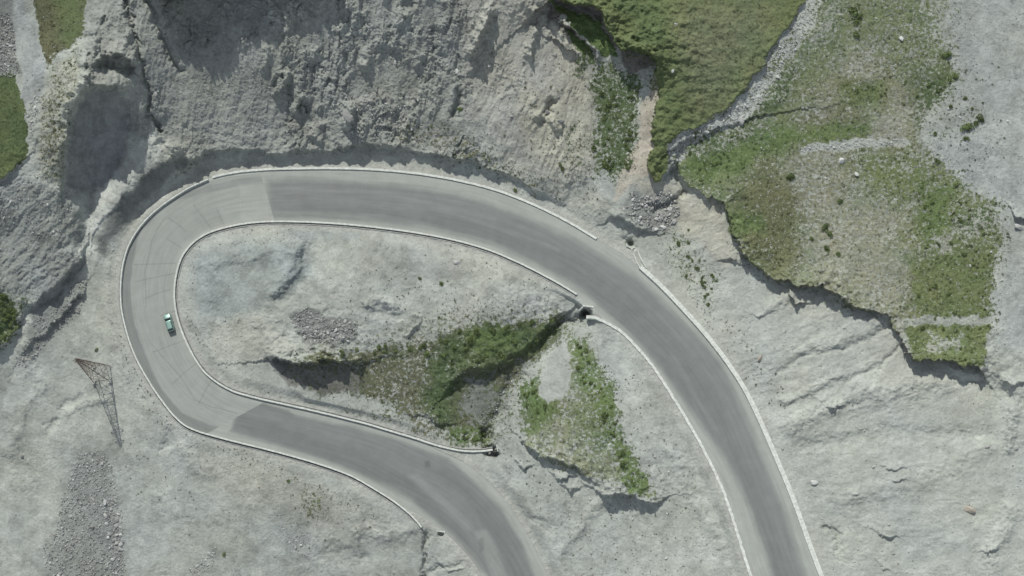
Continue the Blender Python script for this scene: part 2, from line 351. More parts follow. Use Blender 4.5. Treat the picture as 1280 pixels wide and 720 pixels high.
# ------------------------------------------------------------------ colours: soil with shade painted in places, and plant cover
N = len(H)
soil = np.empty((N, 3)); soil[:] = (.355, .365, .335)
def blend(P, col, amt=1.0, softn=8, raw=False):
    m = (region(U if raw else UW, V if raw else VW, P, softn)*amt)[:, None]
    soil[:] = soil*(1-m)+np.array(col)*m
def mixm(m, col):
    soil[:] = soil*(1-m[:, None])+np.array(col)*m[:, None]
mixm(top, (.285, .292, .272)); mixm(topr, (.335, .325, .285)); mixm(left*.9, (.25, .262, .25)); mixm(bowl, (.215, .222, .222))  # bowl tone darkened to paint in the shade on its face
mixm(right, (.375, .385, .355)); mixm(rightup*.7, (.395, .40, .365))
blend([(640,60),(700,30),(740,70),(740,200),(700,235),(650,180)], (.40,.38,.31), .85, 18)
blend([(605,120),(640,110),(660,200),(600,180),(590,150)], (.35,.345,.32), .8, 10)
blend([(620,195),(700,215),(760,250),(760,270),(700,255),(640,225)], (.40,.385,.32), .6, 12)
blend([(200,-40),(330,-40),(335,40),(270,98),(245,98),(205,30)], (.22,.225,.22), .7, 6)  # cast shadow of the cliff above, painted darker into the scree
blend([(190,163),(212,178),(200,196),(150,243),(124,298),(112,342),(42,402),(-20,442),(-20,420),(48,374),(97,322),(108,284),(122,242),(160,196)], (.45,.455,.425), .97, 3)
blend([(196,205),(226,196),(238,203),(215,222),(170,262),(140,300),(130,320),(118,315),(130,275),(160,240)], (.15,.158,.155), .85, 5)  # dark tone paints shade onto the steep bank above the bend
blend([(820,87),(822,123),(817,173),(810,217),(790,228),(770,250),(775,215),(790,190),(800,173),(800,133),(812,115)], (.47,.40,.32), 1, 3)
blend([(690,50),(720,60),(735,90),(735,125),(700,140),(675,125),(690,90)], (.42,.385,.31), .7, 8)
blend([(765,215),(830,225),(850,240),(900,255),(915,300),(925,325),(905,335),(875,300),(850,290),(800,240)], (.42,.39,.32), .85, 8)
blend([(790,238),(835,240),(848,262),(845,282),(820,292),(797,284),(782,262)], (.20,.21,.205), .85, 8)  # darkened to paint the shaded gaps between the heaped rocks
blend([(640,30),(690,10),(700,40),(690,120),(640,110)], (.34,.33,.30), .5, 12)
blend([(14,-60),(30,0),(42,40),(60,88),(52,122),(30,132),(28,95),(16,50),(-4,0),(-6,-60)], (.30,.315,.315), 1, 3)
blend([(-60,-60),(14,-60),(16,40),(26,100),(18,92),(-60,88)], (.17,.175,.17), .9, 3)
blend([(60,90),(100,50),(98,95),(80,140),(82,190),(75,235),(48,215),(46,160)], (.36,.36,.30), .8, 5)
blend([(240,322),(262,308),(330,300),(386,303),(388,340),(357,366),(330,385),(290,400),(266,418),(247,395),(238,352)], (.25,.288,.305), .65, 12)
blend([(372,322),(386,330),(370,362),(345,382),(352,360)], (.19,.215,.22), .8, 5)
blend([(350,288),(455,290),(450,300),(380,300)], (.25,.285,.30), .7, 4)
blend([(445,308),(560,305),(600,330),(560,350),(480,352),(450,345)], (.31,.315,.295), .8, 8)
blend([(255,400),(330,395),(370,440),(330,450),(270,450)], (.38,.375,.325), .8, 10)
blend([(600,355),(700,375),(700,385),(620,395),(560,395),(570,365)], (.37,.37,.345), .7, 8)
blend([(360,392),(385,382),(412,398),(450,402),(446,428),(415,432),(380,428)], (.19,.195,.19), .9, 3)  # pile base painted dark for the shade between its rocks
blend([(500,290),(560,300),(700,372),(640,362),(560,330)], (.385,.385,.335), .6, 8)
blend([(95,565),(130,556),(142,590),(152,640),(157,720),(158,800),(50,800),(52,690),(70,650),(82,600)], (.245,.253,.24), .9, 14)
blend([(100,545),(150,535),(150,580),(110,585)], (.27,.275,.26), .6, 8)
blend([(60,335),(106,320),(100,390),(40,450),(25,445),(40,400)], (.20,.208,.20), .75, 5)
blend([(150,560),(200,540),(240,590),(230,640),(200,690),(160,690)], (.345,.36,.34), .6, 14)
blend([(230,560),(290,570),(420,620),(400,660),(330,640),(250,610)], (.39,.38,.325), .6, 16)
blend([(370,600),(500,650),(500,690),(400,690)], (.375,.365,.315), .5, 14)
blend([(330,448),(345,449),(365,454),(385,454),(410,452),(440,457),(470,480),(440,492),(400,492),(370,482),(350,470)], (.165,.155,.145), .95, 3)  # brown earth bank with its shade painted into the tone
blend([(573,474),(603,461),(640,450),(665,435),(690,412),(710,392),(704,410),(670,450),(640,480),(610,520),(580,530),(565,500)], (.17,.178,.165), .9, 5)  # shade below the gully scarp, painted over dark rocky ground
blend([(580,490),(600,480),(620,500),(600,530),(570,530)], (.24,.25,.235), .6, 8)
blend([(700,424),(713,440),(711,478),(701,500),(686,505),(673,495),(680,462)], (.33,.335,.325), 1, 3)
mixm(stream, (.41, .42, .40)); mixm(meadow2*.75*(1-region(U,V,[(1000,182),(1060,173),(1135,172),(1137,183),(1060,187),(1002,193)],3)), (.29, .295, .245)); mixm(meadow1, (.20,.19,.13))
blend([(540,470),(575,470),(640,452),(670,440),(640,478),(622,512),(612,545),(570,540),(545,505)], (.20,.205,.195), .75, 8)
blend([(600,478),(640,470),(625,510),(600,535),(588,505)], (.22,.228,.215), .6, 8)
blend([(1190,-60),(1400,-60),(1400,440),(1240,440),(1255,260),(1180,210),(1150,160),(1195,95)], (.315,.33,.32), .8, 14)
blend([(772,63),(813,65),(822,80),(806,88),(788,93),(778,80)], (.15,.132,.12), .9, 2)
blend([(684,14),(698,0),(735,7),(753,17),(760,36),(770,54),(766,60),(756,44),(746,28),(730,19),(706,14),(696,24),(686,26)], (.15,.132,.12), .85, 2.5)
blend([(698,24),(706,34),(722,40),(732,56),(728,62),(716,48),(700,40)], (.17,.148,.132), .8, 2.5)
blend([(640,470),(705,402),(716,396),(700,425),(668,452),(648,480)], (.24,.245,.225), .5, 4)
# dark wall faces of earth below the turf edges
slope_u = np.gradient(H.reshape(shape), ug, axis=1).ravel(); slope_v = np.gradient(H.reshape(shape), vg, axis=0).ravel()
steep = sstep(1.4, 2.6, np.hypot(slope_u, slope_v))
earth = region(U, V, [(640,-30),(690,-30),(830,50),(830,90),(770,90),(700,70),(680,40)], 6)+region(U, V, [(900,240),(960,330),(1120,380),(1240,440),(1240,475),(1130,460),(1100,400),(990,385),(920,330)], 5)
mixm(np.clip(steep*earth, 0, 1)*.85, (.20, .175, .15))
# broad mottling
mot = fbm(U, V, 45, 4, 131)*.22+fbm(U, V, 9, 3, 141)*.16+fine*.10+.05*f3
warm = fbm(U, V, 90, 3, 151)
pt1 = fbm(UW, VW, 50, 5, 133, .6); pt2 = fbm(UW, VW*1.3, 20, 4, 137, .6)
mot = mot+.11*sstep(-.06, .06, pt1)-.055+.09*sstep(.02, .1, pt2)*(1-top)-.12*sstep(.16, .28, -pt2)*(1-meadow1)
mot = mot*(1-.45*right)
soil *= (1+mot)[:, None]
soil *= (1+np.stack([warm*.05, warm*.02, -warm*.07], -1))*np.array([.915, .96, .918]); soil = soil*.68+soil@np.array([.3,.5,.2])[:, None]*np.array([.955, 1.005, .955])*.32
streak = ridged(U+.12*V+4*w1, V*.10, 7, 3, 165); soil *= (1+top*(1-bowl)*(.13*streak-.03)+bowl*.08*streak)[:, None]
crust = fbm(U*.3+V*.1, V, 10, 4, 161)          # pale dust films on the right slope
sil = fbm((U*ca+V*sa)*.16, -U*sa+V*ca+4*w1, 7, 4, 167); soil *= (1+right*(crust*.10+sil*.16))[:, None]

UW2 = U+11*w1+8*w3; VW2 = V+11*w2+8*w4
veg = np.empty((N, 3)); veg[:] = (.085, .11, .042); dens = np.zeros(N)
def plants(P, d, col=None, softn=6):
    m = region(UW, VW, P, softn) if softn <= 3 else region(UW2, VW2, P, softn*1.8)
    dens[:] = dens*(1-m)+d*m
    if col is not None: veg[:] = veg*(1-m[:, None])+np.array(col)*m[:, None]
G_OL = (.130, .160, .060); G_DK = (.088, .122, .05); G_DRY = (.225, .232, .15); G_GR = (.115, .165, .055); G_MID = (.15, .18, .085)
m = meadow1; dens = np.maximum(dens, m*1.0); veg = veg*(1-m[:, None])+np.array(G_OL)*m[:, None]
plants([(860,10),(960,0),(955,60),(915,120),(880,140),(850,110),(840,50)], .9, (.15,.17,.088), 22)
plants([(760,0),(820,0),(840,60),(850,140),(830,190),(822,120),(822,70),(780,62)], .97, (.11,.145,.055), 14)
plants([(690,4),(712,12),(750,27),(768,60),(770,74),(752,72),(737,50),(716,34)], .95, G_GR, 2)
plants([(706,38),(735,54),(742,78),(728,72),(716,60)], .9, G_GR, 2)
plants([(683,-20),(697,-20),(697,4),(684,6)], .8, G_GR, 2)
plants([(745,73),(773,88),(800,90),(802,127),(797,173),(787,213),(767,228),(733,213),(732,187),(740,147),(735,110)], .68, G_DK, 6)
plants([(720,70),(735,66),(738,100),(722,100)], .6, G_DK, 4)
m = np.where((U > 1120) & (V < 425), meadow2*.15+.85*region(UW2-6, VW2, P2, 24), meadow2); dens = np.maximum(dens, m*.66); veg = veg*(1-m[:, None])+np.array(G_MID)*m[:, None]
for P, d, c, s in [
 ([(960,190),(1010,175),(1010,120),(1060,60),(1120,70),(1150,120),(1140,180),(1080,180),(1050,215),(1080,260),(1140,260),(1140,340),(1120,400),(1060,380),(1000,330),(960,330),(990,300)], .55, (.20,.20,.125), 22),
 ([(1030,270),(1080,230),(1130,290),(1135,380),(1060,370),(1010,340),(1000,300)], .56, G_DRY, 22),
 ([(1040,75),(1085,60),(1095,95),(1050,110)], .45, G_DRY, 14), ([(1070,130),(1120,125),(1130,165),(1080,170)], .42, G_DRY, 12),
 ([(1010,150),(1080,140),(1080,170),(1010,175)], .62, (.15,.14,.085), 10),
 ([(950,110),(1000,50),(1040,20),(1060,60),(1010,110),(980,150),(950,165)], .7, G_MID, 12),
 ([(850,212),(862,180),(940,160),(960,190),(930,215),(880,232)], .85, G_GR, 6),
 ([(940,160),(1090,150),(1080,175),(1000,182),(960,200)], .8, G_GR, 8),
 ([(1050,95),(1110,100),(1110,130),(1050,140)], .85, G_OL, 10), ([(1100,60),(1180,0),(1180,80),(1110,90)], .62, G_MID, 12),
 ([(1145,90),(1190,80),(1190,125),(1150,160),(1140,140)], .72, G_DK, 8),
 ([(1060,200),(1140,190),(1200,235),(1240,262),(1240,300),(1170,330),(1120,300),(1150,260),(1100,240)], .62, G_OL, 10),
 ([(1150,240),(1190,240),(1180,300),(1150,290)], .8, G_GR, 8),
 ([(1135,325),(1240,310),(1236,400),(1140,398)], .78, G_OL, 6), ([(1128,406),(1236,402),(1233,456),(1140,448)], .82, G_OL, 3),
 ([(910,255),(960,200),(1000,250),(1000,330),(960,350),(925,310)], .78, (.12,.13,.06), 10), ([(912,270),(945,265),(955,290),(920,295)], .9, G_GR, 6),
 ([(1190,270),(1250,250),(1250,290),(1200,300)], .5, G_DK, 5), ([(1170,300),(1195,290),(1190,312),(1172,316)], .25, G_OL, 5),
 ([(1165,415),(1200,418),(1195,440),(1160,436)], .3, G_OL, 6), ([(1120,396),(1240,394),(1240,405),(1125,408)], .18, G_MID, 2),
 ([(1000,182),(1060,174),(1135,172),(1138,182),(1060,186),(1002,192)], .1, G_MID, 2)]: plants(P, d, c, s)
dens = dens*(1-stream)+stream*(.36+.5*soft+.25*lump)
plants([(860,186),(900,168),(935,150),(960,118),(985,84),(1010,44),(1030,10),(1048,-40),(1070,-40),(1050,20),(1010,80),(980,120),(960,150),(940,172),(880,196)], .5, (.12,.16,.08), 5)
plants([(860,186),(905,170),(938,150),(960,125),(990,85),(1000,90),(965,140),(930,170),(880,190)], .62, G_DK, 5)
plants([(-60,85),(14,90),(28,115),(34,150),(32,195),(22,210),(0,222),(-60,230)], .98, (.095,.125,.048), 2)
plants([(38,-60),(108,-60),(104,40),(88,55),(72,70),(62,88),(50,55),(44,20)], .9, (.115,.12,.06), 3)
plants([(60,-20),(106,-20),(102,42),(80,60)], .97, (.12,.15,.06), 5)
plants([(70,72),(100,50),(98,95),(84,130),(85,200),(76,228),(48,215),(46,160),(58,110)], .40, (.12,.125,.06), 6)
plants([(-60,362),(8,366),(22,384),(26,400),(14,424),(0,436),(-60,440)], .85, G_DK, 4)
plants([(0,355),(50,370),(35,400),(15,390)], .42, G_DK, 6)
plants([(355,456),(372,446),(430,432),(500,428),(560,416),(600,404),(640,405),(690,392),(708,392),(705,412),(680,440),(655,470),(625,505),(614,556),(575,556),(530,535),(500,520),(470,505),(430,492),(390,488)], .66, (.12,.13,.07), 8)
plants([(560,425),(590,408),(640,402),(690,395),(700,410),(670,440),(640,452),(600,462),(565,480),(540,490),(545,450)], .85, G_DK, 8)
plants([(580,410),(640,405),(650,430),(590,440)], .92, G_GR, 8)
plants([(340,454),(440,460),(450,490),(400,490),(360,475)], .28, G_DK, 5)
plants([(590,478),(612,470),(620,500),(600,530),(575,520)], .25, G_DK, 6)
plants([(535,450),(570,460),(570,540),(540,535),(530,500)], .78, G_DK, 8)
plants([(440,512),(520,520),(600,545),(612,560),(560,552),(500,530),(430,512)], .5, (.15,.155,.09), 5)
plants([(560,535),(610,535),(612,558),(565,552)], .6, G_GR, 4)
plants([(716,402),(735,420),(742,445),(762,480),(772,520),(778,555),(802,585),(814,612),(800,618),(770,602),(745,600),(700,586),(668,568),(652,545),(648,505),(662,480),(690,450),(700,425)], .58, (.20,.22,.13), 5)
plants([(720,410),(760,470),(780,550),(750,560),(700,520),(655,530),(655,490),(690,510),(725,500),(718,460)], .66, (.14,.175,.08), 9)
plants([(714,404),(735,425),(742,455),(762,485),(772,525),(778,560),(802,590),(812,616),(792,618),(770,585),(755,545),(745,500),(722,480),(714,450)], .62, G_GR, 5)
plants([(648,480),(672,470),(674,500),(700,510),(690,530),(655,540)], .8, G_GR, 5)
plants([(752,490),(770,500),(776,545),(762,545)], .72, G_GR, 5)
plants([(770,555),(790,560),(812,600),(806,620),(782,600)], .75, G_GR, 4)
plants([(700,424),(713,440),(711,478),(701,500),(686,505),(673,495),(680,462)], 0, None, 2)
plants([(495,150),(560,150),(600,180),(640,200),(690,232),(680,250),(640,232),(580,205),(500,178)], .36, (.12,.125,.06), 8)
plants([(818,288),(862,283),(872,310),(900,350),(890,388),(870,380),(835,330)], .32, G_DK, 8)
plants([(700,150),(740,150),(745,230),(700,225)], .30, G_DK, 10)
plants([(600,372),(700,385),(690,398),(600,404),(540,418),(480,428),(400,440),(400,430),(520,400)], .34, (.14,.15,.08), 6)
plants([(372,618),(400,622),(402,652),(382,650)], .42, G_OL, 5)
plants([(1150,-20),(1200,-20),(1200,60),(1180,62)], .3, G_MID, 8)
plants([(1160,130),(1230,120),(1235,175),(1200,190),(1150,170)], .22, G_DK, 10)
plants([(630,480),(650,500),(640,540),(620,560),(612,530)], .35, G_DK, 5)
plants([(705,400),(728,400),(740,420),(725,425)], .2, G_DK, 4)
dens *= (1-bowl)
patch = fbm(U, V, 30, 4, 171); patch2 = fbm(U, V, 8, 3, 181)
veg *= np.array([.97, 1.0, 1.02]); veg = veg*.84+veg.mean(1, keepdims=True)*.16; veg *= (1+.22*patch+.18*patch2)[:, None]
yel = fbm(U, V, 38, 4, 191)
veg *= 1+np.stack([yel*.22, yel*.10, yel*.1], -1)
dens = np.clip(dens+.22*patch*(dens > .02)*(dens < .93)+.10*patch2*(dens > .02), 0, 1)
dens = np.where(rsd < 3, 0, dens)
# pale dust verge along the kerbs
vm = np.where(k, np.exp(-np.maximum(rsd-2, 0)/7)*.45, 0)*(1-gl*.6)
mixm(vm, (.38, .385, .35))

# ------------------------------------------------------------------ samplers
i0, i1 = nu0, len(ug)-nu0; j0, j1 = nv0, len(vg)-nv0
HG = H.reshape(shape)[j0:j1, i0:i1]; DG = dens.reshape(shape)[j0:j1, i0:i1]; RG = np.where(k, rsd, 99).reshape(shape)[j0:j1, i0:i1]
VG = veg.reshape(shape+(3,))[j0:j1, i0:i1]; SG = soil.reshape(shape+(3,))[j0:j1, i0:i1]
def samp(G, u, v):
    x = np.clip((np.asarray(u, float)+50)/STEP, 0, G.shape[1]-1.001); y = np.clip((np.asarray(v, float)+50)/STEP, 0, G.shape[0]-1.001)
    xi = x.astype(int); yi = y.astype(int); fx = x-xi; fy = y-yi
    if G.ndim == 3: fx = fx[..., None]; fy = fy[..., None]
    return (G[yi, xi]*(1-fx)+G[yi, xi+1]*fx)*(1-fy)+(G[yi+1, xi]*(1-fx)+G[yi+1, xi+1]*fx)*fy

# ------------------------------------------------------------------ materials
def newmat(name):
    m = bpy.data.materials.new(name); m.use_nodes = True
    nt = m.node_tree; b = nt.nodes['Principled BSDF']; return m, nt, b
def nd(nt, t, **kw):
    n = nt.nodes.new(t)
    for a, b in kw.items():
        if a.startswith('i_'): n.inputs[a[2:].replace('_', ' ')].default_value = b
        else: setattr(n, a, b)
    return n
def noise(nt, co, scale, detail=4, rough=.55):
    n = nd(nt, 'ShaderNodeTexNoise'); n.inputs['Scale'].default_value = scale; n.inputs['Detail'].default_value = detail; n.inputs['Roughness'].default_value = rough
    nt.links.new(co, n.inputs['Vector']); return n.outputs['Fac']
def mrange(nt, x, a, b, c, d):
    n = nd(nt, 'ShaderNodeMapRange'); n.inputs[1].default_value = a; n.inputs[2].default_value = b; n.inputs[3].default_value = c; n.inputs[4].default_value = d
    nt.links.new(x, n.inputs[0]); return n.outputs[0]
def mth(nt, op, a, b):
    n = nd(nt, 'ShaderNodeMath', operation=op)
    for i, x in enumerate((a, b)):
        if isinstance(x, (int, float)): n.inputs[i].default_value = x
        else: nt.links.new(x, n.inputs[i])
    return n.outputs[0]
def vscale(nt, col, f):
    n = nd(nt, 'ShaderNodeVectorMath', operation='SCALE'); nt.links.new(col, n.inputs[0])
    if isinstance(f, (int, float)): n.inputs['Scale'].default_value = f
    else: nt.links.new(f, n.inputs['Scale'])
    return n.outputs[0]
def mixc(nt, f, a, b):
    n = nd(nt, 'ShaderNodeMix', data_type='RGBA')
    nt.links.new(f, n.inputs[0])
    for s, x in ((6, a), (7, b)):
        if isinstance(x, tuple): n.inputs[s].default_value = x
        else: nt.links.new(x, n.inputs[s])
    return n.outputs[2]

def ground_mat():
    m, nt, b = newmat('ground')
    co = nd(nt, 'ShaderNodeTexCoord').outputs['Object']
    s = nd(nt, 'ShaderNodeAttribute', attribute_name='soil'); v = nd(nt, 'ShaderNodeAttribute', attribute_name='plants')
    a = noise(nt, co, 1.6, 5, .62); f = noise(nt, co, 5.0, 4, .65); g = noise(nt, co, .5, 4, .6)
    k1 = mth(nt, 'MULTIPLY', mrange(nt, a, .3, .7, .89, 1.10), mrange(nt, f, .3, .7, .90, 1.09))
    k1 = mth(nt, 'MULTIPLY', k1, mrange(nt, g, .3, .7, .95, 1.05))
    vor = nd(nt, 'ShaderNodeTexVoronoi'); vor.inputs['Scale'].default_value = 1.9; nt.links.new(co, vor.inputs['Vector'])
    peb = mrange(nt, vor.outputs['Distance'], .10, .20, 1.0, 0.0)
    sepv = nd(nt, 'ShaderNodeSeparateColor'); nt.links.new(vor.outputs['Color'], sepv.inputs[0])
    sel = mrange(nt, sepv.outputs[0], .5, .54, 0.0, 1.0); tone = mrange(nt, sepv.outputs[1], 0, 1, .55, 1.45)
    pf = mth(nt, 'MULTIPLY', peb, sel)
    kk = nd(nt, 'ShaderNodeMix', data_type='FLOAT'); nt.links.new(pf, kk.inputs[0]); kk.inputs[2].default_value = 1.0; nt.links.new(tone, kk.inputs[3])
    k1 = mth(nt, 'MULTIPLY', k1, kk.outputs[0])
    sc = vscale(nt, s.outputs['Color'], k1)
    pn = noise(nt, co, 1.15, 4, .68); pn2 = noise(nt, co, 3.5, 3, .6)
    k2 = mth(nt, 'MULTIPLY', mrange(nt, pn2, .3, .7, .78, 1.22), mrange(nt, a, .3, .7, .85, 1.15))
    vc = vscale(nt, v.outputs['Color'], k2)
    d = v.outputs['Alpha']
    x = mth(nt, 'ADD', mth(nt, 'MULTIPLY', mth(nt, 'ADD', d, -.5), 1.0), mth(nt, 'MULTIPLY', mth(nt, 'ADD', pn, -.5), 2.2))
    x = mth(nt, 'ADD', x, mth(nt, 'MULTIPLY', mth(nt, 'ADD', pn2, -.5), .8))
    fac = mrange(nt, x, -.10, .12, 0, 1)
    gate = mrange(nt, d, .02, .12, 0, 1); fac = mth(nt, 'MULTIPLY', fac, gate)
    full = mrange(nt, d, .85, 1.0, 0, 1); fac = mth(nt, 'MAXIMUM', fac, mth(nt, 'MULTIPLY', full, .93))
    col = mixc(nt, fac, sc, vc)
    nt.links.new(col, b.inputs['Base Color']); b.inputs['Roughness'].default_value = .95; b.inputs['Specular IOR Level'].default_value = .15
    hh = mth(nt, 'ADD', mth(nt, 'MULTIPLY', f, .35), a); hh = mth(nt, 'ADD', hh, mth(nt, 'MULTIPLY', fac, .25)); hh = mth(nt, 'ADD', hh, mth(nt, 'MULTIPLY', pf, .35))
    bp = nd(nt, 'ShaderNodeBump'); bp.inputs['Strength'].default_value = .62; bp.inputs['Distance'].default_value = .30
    nt.links.new(hh, bp.inputs['Height']); nt.links.new(bp.outputs[0], b.inputs['Normal'])
    return m
def rough_mat(name, col, sc=4.0, var=.25, bump=.4, rough=.9, spec=.2, rnd=.0, attr=None, dist=.05):
    m, nt, b = newmat(name)
    co = nd(nt, 'ShaderNodeTexCoord').outputs['Object']
    a = noise(nt, co, sc, 5, .6); c = noise(nt, co, sc*5, 3, .6)
    k1 = mth(nt, 'MULTIPLY', mrange(nt, a, .3, .7, 1-var, 1+var), mrange(nt, c, .3, .7, 1-var*.5, 1+var*.5))
    if rnd:
        r = nd(nt, 'ShaderNodeObjectInfo').outputs['Random']; k1 = mth(nt, 'MULTIPLY', k1, mrange(nt, r, 0, 1, 1-rnd, 1+rnd))
    if attr: base_ = nd(nt, 'ShaderNodeAttribute', attribute_name=attr).outputs['Color']
    else:
        rg = nd(nt, 'ShaderNodeRGB'); rg.outputs[0].default_value = (*col, 1); base_ = rg.outputs[0]
    nt.links.new(vscale(nt, base_, k1), b.inputs['Base Color'])
    b.inputs['Roughness'].default_value = rough; b.inputs['Specular IOR Level'].default_value = spec
    bp = nd(nt, 'ShaderNodeBump'); bp.inputs['Strength'].default_value = bump; bp.inputs['Distance'].default_value = dist
    nt.links.new(a, bp.inputs['Height']); nt.links.new(bp.outputs[0], b.inputs['Normal'])
    return m
def road_mat():
    m, nt, b = newmat('road surface')
    uv = nd(nt, 'ShaderNodeUVMap', uv_map='track').outputs[0]
    co = nd(nt, 'ShaderNodeTexCoord').outputs['Object']
    mp = nd(nt, 'ShaderNodeMapping'); mp.inputs['Scale'].default_value = (.012, 1.0, 1); nt.links.new(uv, mp.inputs[0])
    st = noise(nt, mp.outputs[0], 1.3, 5, .65)
    a = noise(nt, co, .35, 5, .6); f = noise(nt, co, 4, 4, .6)
    k1 = mth(nt, 'MULTIPLY', mrange(nt, st, .3, .7, .90, 1.10), mrange(nt, a, .3, .7, .94, 1.06)); k1 = mth(nt, 'MULTIPLY', k1, mrange(nt, f, .3, .7, .95, 1.05))
    c = nd(nt, 'ShaderNodeAttribute', attribute_name='tone').outputs['Color']
    nt.links.new(vscale(nt, c, k1), b.inputs['Base Color']); b.inputs['Roughness'].default_value = .85; b.inputs['Specular IOR Level'].default_value = .25
    bp = nd(nt, 'ShaderNodeBump'); bp.inputs['Strength'].default_value = .25; bp.inputs['Distance'].default_value = .03
    nt.links.new(f, bp.inputs['Height']); nt.links.new(bp.outputs[0], b.inputs['Normal'])
    return m
M_GROUND = ground_mat(); M_ROAD = road_mat()
M_CONC = rough_mat('weathered pale concrete', (.52, .55, .505), 1.5, .22, .4)
M_CONC2 = rough_mat('grey stained concrete', (.33, .34, .32), 1.5, .22, .4)
M_GUT = rough_mat('dirty gutter', (.16, .165, .15), 2, .3, .3)
M_ROCKP = rough_mat('pale stone', (.44, .455, .43), 2.5, .2, .6, rnd=.15)
M_ROCKG = rough_mat('grey stone', (.30, .305, .29), 2.5, .2, .6, rnd=.2)
M_ROCKD = rough_mat('dark stone', (.20, .205, .20), 2.5, .2, .6, rnd=.25)
M_ROCKB = rough_mat('brown stone', (.34, .31, .26), 2.5, .2, .6, rnd=.2)
M_RUB = rough_mat('rubble', None, 2.5, .15, .5, attr='tone')
M_LEAF = rough_mat('shrub leaves', (.115, .155, .060), 3, .35, 0, rough=.8, rnd=.25)
M_LEAFA = rough_mat('low plants', None, 3, .3, 0, rough=.85, attr='tone')
M_RUST = rough_mat('rusty steel', (.17, .14, .115), 3, .3, .2, rough=.8)
M_TWIG = rough_mat('twig', (.13, .10, .07), 4, .2, .2)

# ------------------------------------------------------------------ object helpers
def link(o, parent=None):
    C.objects.link(o)
    if parent: o.parent = parent
    return o
def tag(o, label=None, cat=None, group=None, kind=None):
    if label: o['label'] = label
    if cat: o['category'] = cat
    if group: o['group'] = group
    if kind: o['kind'] = kind
    return o
def mesh_np(name, verts, faces, mat, smooth=False, parent=None):
    """faces: (n,3) or (n,4) array"""
    me = bpy.data.meshes.new(name); verts = np.asarray(verts, np.float32); faces = np.asarray(faces, np.int32)
    me.vertices.add(len(verts)); me.vertices.foreach_set('co', verts.ravel())
    n, kk = faces.shape
    me.loops.add(n*kk); me.loops.foreach_set('vertex_index', faces.ravel())
    me.polygons.add(n); me.polygons.foreach_set('loop_start', np.arange(0, n*kk, kk, dtype=np.int32)); me.polygons.foreach_set('loop_total', np.full(n, kk, np.int32))
    if smooth: me.polygons.foreach_set('use_smooth', np.ones(n, bool))
    me.update(calc_edges=True); me.materials.append(mat)
    return link(bpy.data.objects.new(name, me), parent)
def vattr(o, name, rgb, a=None):
    at_ = o.data.attributes.new(name, 'FLOAT_COLOR', 'POINT'); n = len(rgb)
    c = np.ones((n, 4), np.float32); c[:, :3] = np.clip(rgb, 0, 1)
    if a is not None: c[:, 3] = a
    at_.data.foreach_set('color', c.ravel())
def bm_obj(name, bm, mat, parent=None, smooth=False):
    me = bpy.data.meshes.new(name); bmesh.ops.recalc_face_normals(bm, faces=bm.faces); bm.to_mesh(me); bm.free(); me.materials.append(mat)
    if smooth:
        for p in me.polygons: p.use_smooth = True
    return link(bpy.data.objects.new(name, me), parent)
def thing(name, loc, label, cat, group=None, rz=0):
    o = bpy.data.objects.new(name, None); o.location = loc; o.rotation_euler = (0, 0, rz); o.empty_display_size = .3; C.objects.link(o)
    return tag(o, label, cat, group)

# ------------------------------------------------------------------ ground
nr, nc = shape
idx = np.arange(nr*nc).reshape(shape)
F = np.stack([idx[:-1, :-1], idx[1:, :-1], idx[1:, 1:], idx[:-1, 1:]], -1).reshape(-1, 4)
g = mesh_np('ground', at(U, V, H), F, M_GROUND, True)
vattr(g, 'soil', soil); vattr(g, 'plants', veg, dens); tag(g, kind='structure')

# ------------------------------------------------------------------ road ribbons
def resample(P, step):
    s = np.concatenate([[0], np.cumsum(np.linalg.norm(np.diff(P, axis=0), axis=1))])
    return s
sa_ = np.arange(0, SC[-1], 1.0)
RO = np.stack([np.interp(sa_, SC, EO[:, i]) for i in (0, 1)], -1); RI = np.stack([np.interp(sa_, SC, EI[:, i]) for i in (0, 1)], -1); RZ = np.interp(sa_, SC, ZC)
NT = 80
tt = np.linspace(-.012, 1.012, NT)
RU = RO[:, None, 0]*(1-tt)+RI[:, None, 0]*tt; RV = RO[:, None, 1]*(1-tt)+RI[:, None, 1]*tt; RZZ = road_z(RU.ravel(), RV.ravel()).reshape(RU.shape)
s_j1 = sa_[np.argmin(np.abs(RO[:, 0]*.5+RI[:, 0]*.5-334)+1e3*(RO[:, 1] > 260))]
s_j2 = sa_[np.argmin(np.hypot(RO[:, 0]*.5+RI[:, 0]*.5-297, RO[:, 1]*.5+RI[:, 1]*.5-517))]
